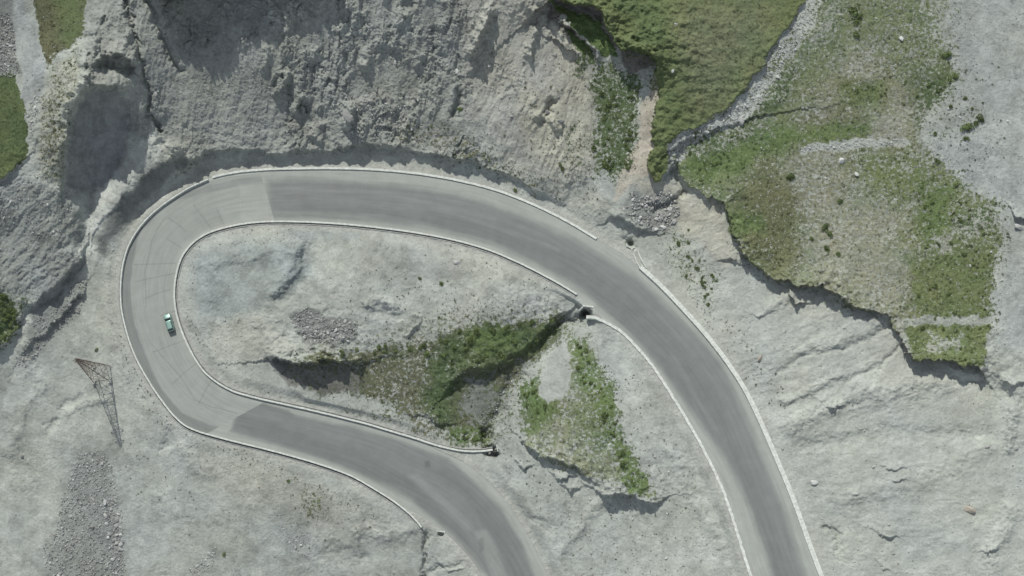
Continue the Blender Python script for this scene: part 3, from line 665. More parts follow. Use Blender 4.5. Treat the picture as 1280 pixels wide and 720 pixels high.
def ribbon(name, sa, sb, conc):
    k = (sa_ >= sa) & (sa_ <= sb); u = RU[k]; v = RV[k]; z = RZZ[k]; n = k.sum()
    fu, fv = u.ravel(), v.ravel()
    n1_ = fbm(fu, fv, 40, 3, 201); n2_ = fbm(fu, fv, 5, 3, 205)
    wu = fu+3*n1_+.8*n2_; wv = fv+3*n1_
    T = np.repeat(tt[None], n, 0).ravel(); S = np.repeat(sa_[k][:, None], NT, 1).ravel()
    sh = np.array((.30, .31, .29)); dk = np.array((.186, .192, .188)); core = np.array((.158, .164, .160))
    def reg(P, s): return sstep(s, -s, sdf(wu, wv, P, s+3))[:, None]
    col = np.repeat(sh[None], len(fu), 0)
    if conc:
        col = np.repeat(np.array((.285, .294, .278))[None], len(fu), 0)
        # outer strip in asphalt, dust along the inner kerb
        mo = reg([(232,241),(200,262),(176,293),(165,330),(163,370),(168,405),(180,440),(202,487),(227,516),(262,532),(300,540),(295,565),(228,540),(178,474),(158,430),(147,385),(148,345),(157,310),(180,272),(213,243),(240,228)], 1.6)
        col = col*(1-.85*mo)+np.array((.185, .192, .187))*.85*mo
        mo = reg([(335,221),(300,222),(262,232),(232,241),(222,250),(240,247),(275,238),(300,231),(335,227)], 2)
        col = col*(1-.6*mo)+np.array((.20, .206, .20))*.6*mo
        mi = sstep(.80, .98, T+.03*n1_)[:, None]; col = col*(1-.6*mi)+np.array((.37, .375, .345))*.6*mi
        mo = sstep(.10, .0, T+.02*n1_)[:, None]*(S < s_j1+150).astype(float)[:, None]; col = col*(1-.9*mo)+np.array((.42, .43, .40))*.9*mo
        # slab joints and cracks
        J = [((242,256),(264,286)),((210,272),(231,288)),((209,299),(227,310)),((167,331),(220,329)),((170,352),(222,341)),((182,373),(212,362)),((272,262),(280,281)),
             ((205,274),(190,300)),((190,300),(181,340)),((181,340),(183,385)),((225,470),(243,500)),((243,500),(262,508)),((262,508),(297,517)),((190,430),(225,470)),((200,395),(220,388)),((192,440),(232,425)),((215,480),(248,452)),((248,505),(268,470))]
        for a_, b_ in J:
            P = np.array([a_, ((a_[0]+b_[0])/2+random.uniform(-.8, .8), (a_[1]+b_[1])/2+random.uniform(-.8, .8)), b_], float)
            kk = near_mask(fu, fv, P, 3); d, _, _ = seg_dist(fu[kk]+.5*n2_[kk], fv[kk]+.5*n2_[kk], P, False)
            col[kk] *= (1-.25*np.exp(-(d/.55)**2))[:, None]
        # patched slab tones
        for P, q in [([(300,232),(336,230),(336,272),(300,276)], 1.06), ([(242,256),(272,248),(280,281),(264,286)], .97), ([(210,272),(242,256),(264,286),(231,305)], .985), ([(270,258),(300,246),(302,262),(276,272)], 1.05)]:
            mm = sstep(.6, -.6, sdf(fu, fv, P, 4))[:, None]; col *= 1+(q-1)*mm
    else:
        up = [(334,224),(420,225),(500,231),(570,243),(640,264),(720,300),(800,350),(858,405),(903,453),(928,510),(960,588),(985,650),(1006,718),(1030,800),(1080,900),(1140,1110),
              (1085,1110),(1020,890),(990,800),(966,720),(940,640),(907,573),(873,528),(838,480),(800,433),(765,398),(720,358),(668,328),(610,303),(545,287),(470,277),(400,273),(334,272)]
        lo = [(304,497),(340,508),(372,520),(440,534),(500,551),(560,572),(590,600),(625,633),(650,675),(668,720),(690,790),(700,900),(712,1150),(680,1150),(660,900),(640,800),(607,717),(593,693),(567,667),(533,637),(495,608),(440,588),(400,572),(340,555),(288,540)]
        m1_ = reg(up, 7); col = col*(1-m1_)+dk*m1_
        m1_ = reg(lo, 4); col = col*(1-m1_)+dk*m1_
        for P, s in [([(640,285),(720,320),(790,370),(850,430),(900,500),(935,580),(965,650),(990,720),(1010,800),(985,800),(960,690),(925,600),(880,525),(830,465),(780,405),(720,350),(640,310),(560,285),(460,270),(380,266),(380,255),(460,258),(560,268)], 8),
                     ([(300,515),(370,540),(440,560),(520,600),(570,650),(610,715),(600,715),(560,668),(520,630),(440,585),(380,566),(295,535)], 5),
                     ([(304,497),(330,503),(360,513),(373,522),(355,518),(325,508)], 2), ([(560,585),(600,620),(640,680),(650,720),(635,720),(615,670),(580,620),(540,590)], 6)]:
            m2_ = reg(P, s); col = col*(1-.8*m2_)+core*.8*m2_
        for P, s, q in [([(520,592),(550,618),(592,660),(586,664),(545,628),(510,596)], 4, .5), ([(592,664),(606,662),(622,690),(635,722),(615,722),(603,690)], 4, .75), ([(340,262),(480,268),(620,300),(620,304),(480,274),(340,268)], 2, .35),
                        ([(335,232),(480,238),(620,272),(618,276),(480,243),(335,237)], 2, .25), ([(400,247),(560,262),(700,310),(698,314),(560,267),(400,251)], 2, .2), ([(840,440),(900,540),(950,660),(946,662),(896,546),(836,446)], 3, .2)]:
            m2_ = reg(P, s)*q; col = col*(1-m2_)+np.array((.255, .262, .25))*m2_
        mi = sstep(.86, 1.0, T+.04*n1_)[:, None]; col = col*(1-.5*mi)+np.array((.35, .355, .33))*.5*mi
        mi = sstep(.14, .0, T+.04*n1_)[:, None]; col = col*(1-.5*mi)+np.array((.34, .345, .32))*.5*mi
        # stains
        for P, q in [([(598,675),(604,672),(606,686),(600,690)], .78), ([(530,576),(536,574),(537,582),(531,583)], .75)]:
            mm = sstep(2, -2, sdf(wu, wv, P, 5))[:, None]; col *= 1+(q-1)*mm
    P3 = at(fu, fv, z.ravel()); ix = np.arange(n*NT).reshape(n, NT)
    Fr = np.stack([ix[:-1, :-1], ix[:-1, 1:], ix[1:, 1:], ix[1:, :-1]], -1).reshape(-1, 4)[:, ::-1]
    o = mesh_np(name, P3, Fr, M_ROAD, True); vattr(o, 'tone', col*np.array([.965, 1.0, .98]))
    uvl = o.data.uv_layers.new(name='track'); li = Fr.ravel()
    uvd = np.stack([S[li], T[li]*14], -1).astype(np.float32); uvl.data.foreach_set('uv', uvd.ravel())
    return tag(o, kind='structure')
ribbon('asphalt_road', 0, s_j1, False); ribbon('concrete_road', s_j1, s_j2, True); ribbon('asphalt_road', s_j2, sa_[-1], False)

# ------------------------------------------------------------------ kerbs, drains and parapets (lofted)
def loft(name, pts, profile, mat, parent=None, z=None, dz=0, step=2.0, jit=0.0, mirror=1):
    """profile: list of (offset across, height) in plan units; pts in survey units"""
    P = catmull(np.asarray(pts, float), 12)
    s = np.concatenate([[0], np.cumsum(np.linalg.norm(np.diff(P, axis=0), axis=1))]); q = np.arange(0, s[-1], step)
    P = np.stack([np.interp(q, s, P[:, i]) for i in (0, 1)], -1)
    zz = road_z(P[:, 0], P[:, 1]); ker = np.ones(9)/9; zp = np.pad(zz, 4, mode='edge'); zz = np.convolve(zp, ker, 'valid')+dz
    W = at(P[:, 0], P[:, 1], zz)
    tn = np.gradient(W[:, :2], axis=0); tn /= np.linalg.norm(tn, axis=1)[:, None]+1e-9
    nn = np.stack([tn[:, 1], -tn[:, 0]], -1)*mirror
    bm = bmesh.new(); rings = []
    for i in range(len(W)):
        ja = random.uniform(-jit, jit); jb = random.uniform(-jit, jit)*.6
        rings.append([bm.verts.new((W[i, 0]+nn[i, 0]*(a+ja)*K, W[i, 1]+nn[i, 1]*(a+ja)*K, W[i, 2]+(h+(jb if h > 0 else 0))*K)) for a, h in profile])
    m_ = len(profile)
    for i in range(len(rings)-1):
        for j in range(m_):
            j2 = (j+1) % m_
            bm.faces.new((rings[i][j], rings[i][j2], rings[i+1][j2], rings[i+1][j]))
    bm.faces.new(rings[0]); bm.faces.new(rings[-1][::-1])
    return bm_obj(name, bm, mat, parent)
def seg_idx(edge, a, b, off=0):
    """part of a pavement edge between two survey points"""
    i = np.argmin(np.hypot(edge[:, 0]-a[0], edge[:, 1]-a[1])); j = np.argmin(np.hypot(edge[:, 0]-b[0], edge[:, 1]-b[1]))
    if i > j: i, j = j, i
    q = list(range(i, j, 5))
    if j-q[-1] < 3: q.pop()
    return edge[q+[j]]
def rect(a, b, h0, h1): return [(a, h0), (a, h1), (b, h1), (b, h0)]
def drain(name, pts, label, mirror=1, wall=2.6, kerb=1.0, w=1.5, gap=1.3):
    p0 = at(pts[0][0], pts[0][1], road_z(pts[0][0], pts[0][1])[0])
    # the thing is the wall mesh itself; gutter and road-side lip are its parts
    o = loft('roadside_wall', pts, rect(gap, gap+w, -6, wall), M_CONC, None, jit=.10, mirror=mirror)
    tag(o, label, 'wall')
    loft('gutter', pts, rect(-.2, gap-.05, -2, .25), M_GUT, o, jit=.05, mirror=mirror)
    loft('kerb', pts, rect(-1.2, -.25, -2, kerb), M_CONC2, o, jit=.06, mirror=mirror)
    return o
# inner side of the bend
inner = [tuple(p) for p in seg_idx(EI, (716,372), (490,537))]+[(520,546),(548,555),(575,561),(598,562),(617,560)]
drain('', inner, 'long white concrete kerb wall and gutter following the inside of the hairpin bend', mirror=1, w=2.0)
outer2 = [tuple(p) for p in seg_idx(EO, (258,224), (490,628))]+[(508,642),(520,654),(526,662)]
drain('', outer2, 'white concrete parapet along the outside of the hairpin, ending beside the lower culvert', mirror=-1, wall=3.4, w=1.8)
outer1 = [tuple(p) for p in seg_idx(EO, (746,298), (266,222))]
o = loft('kerb_wall', outer1, rect(-.4, 2.4, -5, 1.6), M_CONC, jit=.16, mirror=-1)
tag(o, 'low pale kerb wall at the foot of the grey debris slope above the upper road', 'wall')
loft('gutter', outer1, rect(-1.8, -.45, -2, .3), M_CONC2, o, mirror=-1)
outer0 = [(800,334)]+[tuple(p) for p in seg_idx(EO, (806,340), (1085,880))][::-1][1:]
o = loft('kerb_wall', outer0, rect(-3.4, 1.2, -6, 1.0), M_CONC, jit=.18, mirror=1)
tag(o, 'wide white concrete kerb on the uphill side of the road below the eroded cliffs', 'wall')
loft('lip', outer0, rect(1.22, 2.4, -6, 2.6), M_CONC, o, jit=.12, mirror=1)
inner0 = [(733,397),(742,397),(752,401)]+[tuple(p) for p in seg_idx(EI, (775,414), (998,895))][::-1]
o = loft('kerb_wall', inner0, rect(-1.6, 1.6, -6, 1.7), M_CONC, jit=.34, mirror=1, step=3)
tag(o, 'chipped white kerb wall on the downhill side of the right hand road, starting by the culvert', 'wall')
loft('gutter', inner0, rect(-2.8, -1.65, -2, .3), M_CONC2, o, jit=.1, mirror=1)
# forked feeder of the drain beside the upstream inlet
fk = [(794,318),(797,327),(801,334)]
o = loft('drain_wall', [(797,314),(801,324),(808,336)], rect(-.6, .6, -5, 2.2), M_CONC, jit=.1); tag(o, 'short forked pale drain wall beside the upstream culvert mouth', 'wall')
loft('lip', [(792,318),(796,328),(801,337)], rect(-.5, .5, -5, 1.6), M_CONC, o, jit=.1)
# ------------------------------------------------------------------ culverts
def culvert(u, v, deg, size, label, wing=1.0):
    """headwall with wing walls round an open barrel; opening looks along -Y locally (deg turns it)"""
    z = road_z(u, v)[0]; p = at(u, v, z); t = thing('culvert', p, label, 'culvert', None, R(deg))
    s = size*K
    def box(bm, x0, x1, y0, y1, z0, z1, skew=0):
        vs = [bm.verts.new((x, y+skew*(x-x0), zz)) for x in (x0, x1) for y in (y0, y1) for zz in (z0, z1)]
        for f in ((0,1,3,2),(4,6,7,5),(0,4,5,1),(2,3,7,6),(0,2,6,4),(1,5,7,3)): bm.faces.new([vs[i] for i in f])
    bm = bmesh.new(); box(bm, -1.25*s, 1.25*s, 0, .32*s, -.25*s, .30*s); o = bm_obj('headwall', bm, M_CONC, t)
    for sx in (-1, 1):
        bm = bmesh.new(); x0, x1 = (1.0*s, 1.9*s*wing)
        vs = []
        for x, y in ((x0, -.02), (x0+.28*s, -.02), (x1+.28*s, -1.1*s*wing), (x1, -1.1*s*wing)):
            for zz in (-2.6*s, .24*s if y > -.1 else -.15*s): vs.append(bm.verts.new((sx*x, y, zz)))
        for f in ((0,1,3,2),(2,3,5,4),(4,5,7,6),(6,7,1,0),(1,7,5,3),(0,2,4,6)): bm.faces.new([vs[i] for i in f])
        bm_obj('wing_wall', bm, M_CONC, t)
    bm = bmesh.new()   # barrel: floor, two sides, back, seen through the mouth
    for (x0, x1, y0, y1, z0, z1) in ((-1.0*s, 1.0*s, .02, 3*s, -2.5*s, -2.3*s), (-1.2*s, -1.0*s, .02, 3*s, -2.5*s, -.26*s), (1.0*s, 1.2*s, .02, 3*s, -2.5*s, -.26*s), (-1.0*s, 1.0*s, 2.8*s, 3*s, -2.3*s, -.26*s)):
        box(bm, x0, x1, y0, y1, z0, z1)
    bm_obj('barrel', bm, M_GUT, t); return t
culvert(735, 384, -8, 5.4, 'dark mouthed concrete culvert under the upper road at the head of the gully')
culvert(551, 665, -8, 4.0, 'small dark triangular culvert mouth beside the lower road end of the parapet', .8)
c3 = culvert(787, 309, 150, 3.4, 'half buried culvert inlet on the uphill side of the road below the grey rubble', .8)
culvert(622, 560, 100, 3.2, 'culvert at the end of the inner kerb wall where the gully reaches the lower road', .8)

# ------------------------------------------------------------------ rocks
def rock_bm(seed, n, flat=.7):
    r = random.Random(seed); bm = bmesh.new()
    for i in range(n):
        a = r.uniform(0, 2*math.pi); zc = r.uniform(-1, 1); q = math.sqrt(1-zc*zc); rr = r.uniform(.8, 1.05)
        bm.verts.new((q*math.cos(a)*rr*1.15, q*math.sin(a)*rr*.9, zc*rr*flat))
    res = bmesh.ops.convex_hull(bm, input=bm.verts)
    loose = [v for v in bm.verts if not v.link_faces]
    for v in loose: bm.verts.remove(v)
    return bm
BIG = []
for i in range(10):
    bm = rock_bm(100+i, 22, random.Random(i).uniform(.55, .85))
    bmesh.ops.bevel(bm, geom=bm.edges[:], offset=.05, segments=1, affect='EDGES')
    me = bpy.data.meshes.new('boulder'); bmesh.ops.recalc_face_normals(bm, faces=bm.faces); bm.to_mesh(me); bm.free(); BIG.append(me)
VARM = {}
for m_, nm in ((M_ROCKP, 'p'), (M_ROCKG, 'g'), (M_ROCKD, 'd'), (M_ROCKB, 'b')):
    for i, me in enumerate(BIG):
        c = me.copy(); c.name = 'boulder'; c.materials.append(m_); VARM[nm, i] = c
SM = []
for i in range(14):
    bm = rock_bm(300+i, 10, .7); bmesh.ops.triangulate(bm, faces=bm.faces[:]); bmesh.ops.recalc_face_normals(bm, faces=bm.faces)
    bm.verts.index_update(); SM.append((np.array([v.co[:] for v in bm.verts]), np.array([[v.index for v in f.verts] for f in bm.faces]))); bm.free()
rub = []     # (u,v,radius,rgb)
def pick(P, n):
    P = np.asarray(P, float); out = []; x0, y0 = P.min(0); x1, y1 = P.max(0)
    while sum(len(o) for o in out) < n:
        q = RNG.random((n*4, 2))*[x1-x0, y1-y0]+[x0, y0]
        q = q[inside(q[:, 0], q[:, 1], P)]; q = q[samp(RG, q[:, 0], q[:, 1]) > 5]; out.append(q)
        if len(out) > 60: break
    return np.vstack(out)[:n]
def boulder(u, v, r, tone, label, group=None, name='boulder', flat=1.0, rot=None):
    z = float(samp(HG, u, v)); p = at(u, v, z+r*.15)
    o = bpy.data.objects.new(name, VARM[tone, random.randrange(10)]); o.location = p
    o.scale = (r*K*random.uniform(.85, 1.25), r*K*random.uniform(.75, 1.1), r*K*random.uniform(.7, 1.1)*flat)
    o.rotation_euler = (random.uniform(-.4, .4), random.uniform(-.4, .4), random.uniform(0, 6.28) if rot is None else rot)
    link(o); return tag(o, label, 'rock', group)
TONES = {'p': (.46, .475, .45), 'g': (.31, .315, .30), 'd': (.18, .185, .18), 'b': (.33, .27, .21)}
CL = [
 # polygon, big n, big radius range, small n, small max, tones, label, group
 ([(-6,18),(10,16),(18,40),(24,95),(8,98),(-6,90)], 14, (1.7, 2.8), 420, 1.6, 'pgd', 'angular pale rock in the boulder strip left of the gravel path', 'rocks left of the gravel path'),
 ([(36,122),(52,118),(50,140),(40,170),(34,150)], 8, (1.3, 2.3), 70, 1.2, 'pg', 'pale rock at the end of the gravel path beside the green slope', 'rocks at the end of the path'),
 ([(-6,228),(40,215),(90,240),(100,290),(70,300),(20,285),(-6,290)], 16, (1.5, 2.6), 320, 1.3, 'gpd', 'grey rock scattered on the dark slope left of the debris channel', 'rocks on the left slope'),
 ([(44,400),(72,385),(100,350),(108,352),(102,388),(62,425),(30,462),(20,455)], 22, (1.6, 2.8), 330, 1.3, 'ggd', 'dark angular rock lining the lower bank of the debris channel', 'rocks along the debris channel'),
 ([(362,396),(385,384),(410,397),(448,404),(444,424),(418,432),(388,428),(370,414)], 34, (1.6, 2.6), 620, 1.5, 'ggpd', 'angular rock in the rubble pile in the middle of the hairpin yard', 'rocks of the rubble pile inside the hairpin'),
 ([(97,568),(130,562),(142,590),(152,640),(157,720),(60,722),(52,690),(72,650),(84,600)], 26, (1.7, 2.7), 1500, 1.4, 'ggdp', 'dark grey rock in the tipped rubble at the lower left', 'dark rocks of the tipped rubble'),
 ([(128,618),(146,625),(156,700),(158,722),(140,720),(134,680)], 24, (1.8, 3.2), 110, 1.5, 'pg', 'pale chunky rock along the right edge of the tipped rubble', 'pale rocks at the edge of the tipped rubble'),
 ([(420,122),(470,112),(515,135),(516,162),(484,168),(440,172)], 18, (1.8, 3.2), 260, 1.5, 'gpd', 'grey broken rock lodged low on the debris slope above the road', 'rocks low on the debris slope'),
 ([(190,10),(690,0),(720,140),(640,190),(480,170),(230,185),(190,150)], 22, (1.7, 3.0), 1500, 1.2, 'ggp', 'grey rock sticking out of the steep debris slope', 'rocks on the steep debris slope'),
 ([(786,236),(812,246),(838,236),(850,262),(842,284),(822,292),(812,284),(794,280),(778,262),(790,252)], 34, (2.0, 3.6), 360, 2.2, 'ggp', 'bluish grey rock in the heap above the road beside the culvert inlet', 'rocks of the heap by the culvert inlet'),
 ([(835,210),(837,180),(862,163),(895,150),(935,110),(962,70),(1003,10),(1024,10),(1005,44),(982,84),(960,120),(930,150),(880,168),(858,186),(850,205)], 26, (1.5, 3.0), 1300, 1.3, 'pp', 'pale rock in the stony stream bed between the two meadows', 'rocks in the stony stream bed'),
 (P2, 12, (1.3, 2.2), 900, 1.0, 'pp', 'pale stone lying in the grass of the right meadow', 'stones in the right meadow'),
 ([(1000,184),(1060,175),(1132,174),(1134,180),(1060,184),(1002,191)], 10, (1.3, 2.2), 240, 1.3, 'pp', 'pale stone in the dry stone line crossing the right meadow', 'stones of the line across the meadow'),
 ([(1186,-10),(1290,-10),(1290,440),(1240,440),(1250,260),(1180,210),(1150,160),(1195,95)], 5, (1.4, 2.4), 800, .9, 'pg', 'grey stone on the bare gravel flat right of the meadow', 'stones on the gravel flat'),
 ([(960,540),(1290,470),(1290,730),(1040,730)], 10, (1.4, 2.6), 520, 1.0, 'pg', 'pale rock on the bare slope right of the road', 'rocks on the bare right slope'),
 ([(345,640),(362,640),(392,680),(388,700),(368,690),(350,665)], 8, (1.2, 2.0), 140, 1.1, 'pg', 'pale stone in the small scatter below the lower road', 'stones below the lower road'),
 ([(236,712),(262,690),(270,680),(268,705),(244,722)], 8, (1.2, 2.2), 80, 1.2, 'pg', 'pale stone in the small heap at the bottom edge', 'stones of the small bottom heap'),
 ([(700,590),(830,560),(880,620),(900,720),(720,720),(660,640)], 12, (1.3, 2.6), 520, 1.1, 'pg', 'pale rock on the rough ground between the two arms of road', 'rocks between the two roads'),
 ([(600,520),(622,500),(640,470),(650,480),(630,520),(622,560),(605,560)], 8, (1.2, 2.0), 160, 1.1, 'pg', 'pale rock in the bottom of the gully', 'rocks in the gully bottom'),
 ([(250,395),(360,390),(350,450),(300,470),(255,430)], 3, (1.2, 1.8), 220, .9, 'p', 'pale stone on the beige ground near the inner kerb', 'stones near the inner kerb'),
]
KIND = {'p': 'pale', 'g': 'grey', 'd': 'dark', 'b': 'brown'}
for P, nb, (r0, r1), ns, rs, tones, label, grp in CL:
    pile = any(w in grp for w in ('heap', 'rubble', 'path', 'channel'))
    q = pick(P, nb)
    for (u, v) in q: boulder(u, v, r0+(r1-r0)*random.random()**1.6, random.choice(tones), label, grp)
    q = pick(P, ns); rmin = .75 if pile else .45; rr = rmin+(rs*1.2-rmin)*RNG.random(len(q))**(1.5 if pile else 2.0)
    for (u, v), r in zip(q, rr): rub.append((u, v, r, np.array(TONES[random.choice(tones)])*random.uniform(.8, 1.15)))
for (u, v, r, tn_, lb) in [
 (435,146,7.5,'g','largest grey boulder on the debris slope, standing above the road with a long shadow'), (571,89,3.2,'p','pale boulder in the middle of the debris slope above the tan patch'),
 (571,328,3.6,'p','lone blocky pale boulder in the yard below the upper road kerb'), (1017,603,4.5,'p','lone pale boulder beside the right hand road'),
 (1212,637,6,'b','flat tan boulder on the bare slope at the lower right'), (28,571,2.5,'d','single dark rock on the empty pale flat at the lower left'),
 (1274,284,6,'p','large pale boulder at the right edge beside the gravel flat'), (1052,201,4.6,'p','large tan boulder below the stone line in the meadow'), (1071,218,3.6,'p','flat pale boulder in the meadow right of the largest one'),
 (1127,48,4.0,'p','white boulder in the upper part of the right meadow'), (841,89,2.6,'p','single white stone in the smooth upper meadow'), (845,30,2.4,'p','white stone near the top of the smooth upper meadow'),
 (927,150,4.2,'p','big pale boulder in the stream bed beside the meadow bank'), (790,312,2.2,'p','pale block lying in front of the half buried culvert inlet'), (1270,560,3,'g','grey boulder at the far right edge below the cliff'), (950,448,4,'b','brown slab sticking out of the slope beside the right hand road'),
 (700,152,4.5,'d','dark rock outcrop on the smooth slope left of the green gully'), (684,140,4,'d','dark angular outcrop just above the wider dark rock on the smooth slope'), (323,608,1.8,'b','small reddish rock on the pale flat below the lower road')]:
    boulder(u, v, r, tn_, lb, flat=.9)
# fine stones everywhere
for P, n, rs, tones in [([(-20,-20),(1300,-20),(1300,740),(-20,740)], 9000, .8, 'pgd'), ([(120,300),(160,300),(150,420),(200,520),(300,560),(500,650),(480,660),(240,570),(150,480)], 420, .9, 'pg'), ([(560,120),(760,120),(790,260),(700,260),(560,200)], 300, .9, 'p'), ([(190,100),(330,60),(330,190),(230,195),(195,160)], 1500, .9, 'gpg'), ([(340,-10),(600,-10),(560,160),(350,180)], 900, 1.3, 'gpd'),
                        ([(240,280),(700,380),(640,420),(300,470)], 500, .8, 'pgd'), ([(820,300),(900,380),(1000,560),(1100,500),(930,350)], 380, 1.0, 'p'), ([(340,270),(420,290),(380,300),(260,310)], 90, 1.2, 'd')]:
    q = pick(P, n); q = q[samp(DG, q[:, 0], q[:, 1]) < .8]; rr = .35+(rs*1.2-.35)*RNG.random(len(q))**2.2
    for (u, v), r in zip(q, rr): rub.append((u, v, r, np.array(TONES[random.choice(tones)])*random.uniform(.8, 1.15)))
ru_ = np.array([r[0] for r in rub]); rv_ = np.array([r[1] for r in rub]); rr_ = np.array([r[2] for r in rub]); rc_ = np.array([r[3] for r in rub])
sg = samp(SG, ru_, rv_); rc_ = rc_*.8+sg*.2
pos = at(ru_, rv_, samp(HG, ru_, rv_)+rr_*.1)
VV, FF, CCc, off = [], [], [], 0
for i in range(len(rub)):
    v_, f_ = SM[i % len(SM)]; a = RNG.random()*6.28; b_ = RNG.normal(0, .4); ca_, sa2, cb, sb = math.cos(a), math.sin(a), math.cos(b_), math.sin(b_)
    w = v_*rr_[i]*K*RNG.uniform(.75, 1.25, 3); w = np.stack([w[:, 0], w[:, 1]*cb-w[:, 2]*sb, w[:, 1]*sb+w[:, 2]*cb], -1)
    w = np.stack([w[:, 0]*ca_-w[:, 1]*sa2, w[:, 0]*sa2+w[:, 1]*ca_, w[:, 2]], -1)+pos[i]
    VV.append(w); FF.append(f_+off); off += len(v_); CCc.append(np.repeat(rc_[i][None], len(v_), 0))
o = mesh_np('loose_stones', np.vstack(VV), np.vstack(FF), M_RUB); vattr(o, 'tone', np.vstack(CCc)); tag(o, 'countless small grey stones and gravel strewn over the slopes', 'gravel', kind='stuff')

# ------------------------------------------------------------------ shrubs
def shrub_geo(seed, nleaf, size=.2):
    r = np.random.default_rng(seed); lobes = [(r.uniform(-.5, .5), r.uniform(-.5, .5), r.uniform(.1, .4), r.uniform(.35, .65)) for _ in range(6)]
    V_, F_ = [], []
    for i in range(nleaf):
        lx, ly, lz, lr = lobes[r.integers(6)]
        d = r.normal(size=3); d /= np.linalg.norm(d); d[2] = abs(d[2])*.9; rad = lr*r.uniform(.6, 1.08)
        c = np.array([lx, ly, lz])+d*rad*np.array([1, 1, .75])
        a = r.normal(size=3); a -= a.dot(d)*d*.5; a /= np.linalg.norm(a); b = np.cross(d+r.normal(size=3)*.5, a); b /= np.linalg.norm(b)+1e-9
        s = size*r.uniform(.6, 1.3); j = len(V_)
        V_ += [c-a*s, c+b*s*.6, c+a*s, c-b*s*.6]; F_.append((j, j+1, j+2, j+3))
    return np.array(V_), np.array(F_)
SHM = []
for i in range(7):
    v_, f_ = shrub_geo(500+i, 230, .17)
    me = bpy.data.meshes.new('foliage'); me.from_pydata(v_.tolist(), [], f_.tolist()); me.materials.append(M_LEAF); me.update(); SHM.append(me)
bm = bmesh.new()
for i in range(5):
    a = i*1.3; tip = (math.cos(a)*.35, math.sin(a)*.35, .5)
    vs = [bm.verts.new((math.cos(a+b)*.04, math.sin(a+b)*.04, -.15)) for b in (0, 2.1, 4.2)]+[bm.verts.new((tip[0]+math.cos(b)*.012, tip[1]+math.sin(b)*.012, tip[2])) for b in (0, 2.1, 4.2)]
    for j in range(3): bm.faces.new((vs[j], vs[(j+1) % 3], vs[3+(j+1) % 3], vs[3+j]))
stem_me = bpy.data.meshes.new('stem'); bm.to_mesh(stem_me); bm.free(); stem_me.materials.append(M_TWIG)
def shrub(u, v, r, label, group=None):
    p = at(u, v, float(samp(HG, u, v))); t = thing('shrub', p, label, 'shrub', group, random.uniform(0, 6.28)); s = r*K*random.uniform(.9, 1.1); t.scale = (s, s*random.uniform(.8, 1.1), s*.8)
    link(bpy.data.objects.new('foliage', random.choice(SHM)), t); link(bpy.data.objects.new('stem', stem_me), t); return t
for (u, v, r, lb) in [
 (1031,284,5.5,'dark green bush, upper of the pair standing close together in the dry meadow'), (1036,292,5.5,'dark green bush, lower and right one of the close pair in the dry meadow'), (1015,298,3.8,'small round bush left of the close pair of bushes'),
 (1031,310,4,'small bush just below the close pair of bushes'), (1035,313,3.4,'smaller bush touching the small bush below the close pair'), (1048,318,4.6,'bush furthest right and lowest of the cluster in the dry meadow'), (1049,251,4.6,'low olive bush above the cluster in the dry meadow'),
 (1068,16,7.5,'large leafy bush at the top of the right meadow'), (1070,28,6,'bush directly below the large leafy bush at the top of the meadow'), (1071,43,6.5,'third bush down, beside the white boulder in the upper meadow'), (1076,21,5,'bush on the right flank of the large leafy bush'),
 (1186,68,7,'lone bush at the edge of the gravel flat'), (1180,70,4.5,'small bush touching the lone bush at the gravel edge'), (1195,97,4.5,'small bush on the gravel below the lone bush'), (1187,99,4,'tiny bush left of the small bush on the gravel'),
 (1208,160,8,'left and widest bush of the three on the gravel flat'), (1224,148,7,'upper right bush of the three on the gravel flat'), (1220,155,5,'small bush wedged between the two wide bushes on the gravel'), (1208,173,5,'lower bush of the three on the gravel flat'),
 (1207,124,3.6,'small round bush by itself above the three gravel bushes'), (1215,136,3,'small round bush between the lone round bush and the three'), (1188,133,3.6,'small bush at the left of the gravel flat beside the meadow edge'), (1169,168,3,'tiny bush by itself near the meadow corner'),
 (1172,202,4.5,'bush at the notch in the meadow edge'), (1195,232,4.5,'bush on the sloping lower edge of the gravel flat'), (989,223,7,'bright green bush in the middle of the right meadow, left of the tan boulder'), (120,437,3.4,'dark lone shrub beside the rusty steel pylon'),
 (280,693,3,'small green shrub on the pale ground near the bottom edge'), (361,601-0,2.4,'small dark shrub below the lower road'), (575,138,5,'dark shrub in a hollow of the debris slope'), (552,354,3.6,'olive shrub alone in the hairpin yard'), (525,348,2.6,'small olive shrub in the hairpin yard left of the other'),
 (755,520,5.5,'bright shrub on the right edge of the gully terrace'), (644,238,3.4,'shrub growing right above the upper road kerb'), (700,206,3.6,'small dark shrub on the tan slope left of the green gully'), (703,211,3,'second small dark shrub close below the other on the tan slope')]:
    shrub(u, v, r, lb)
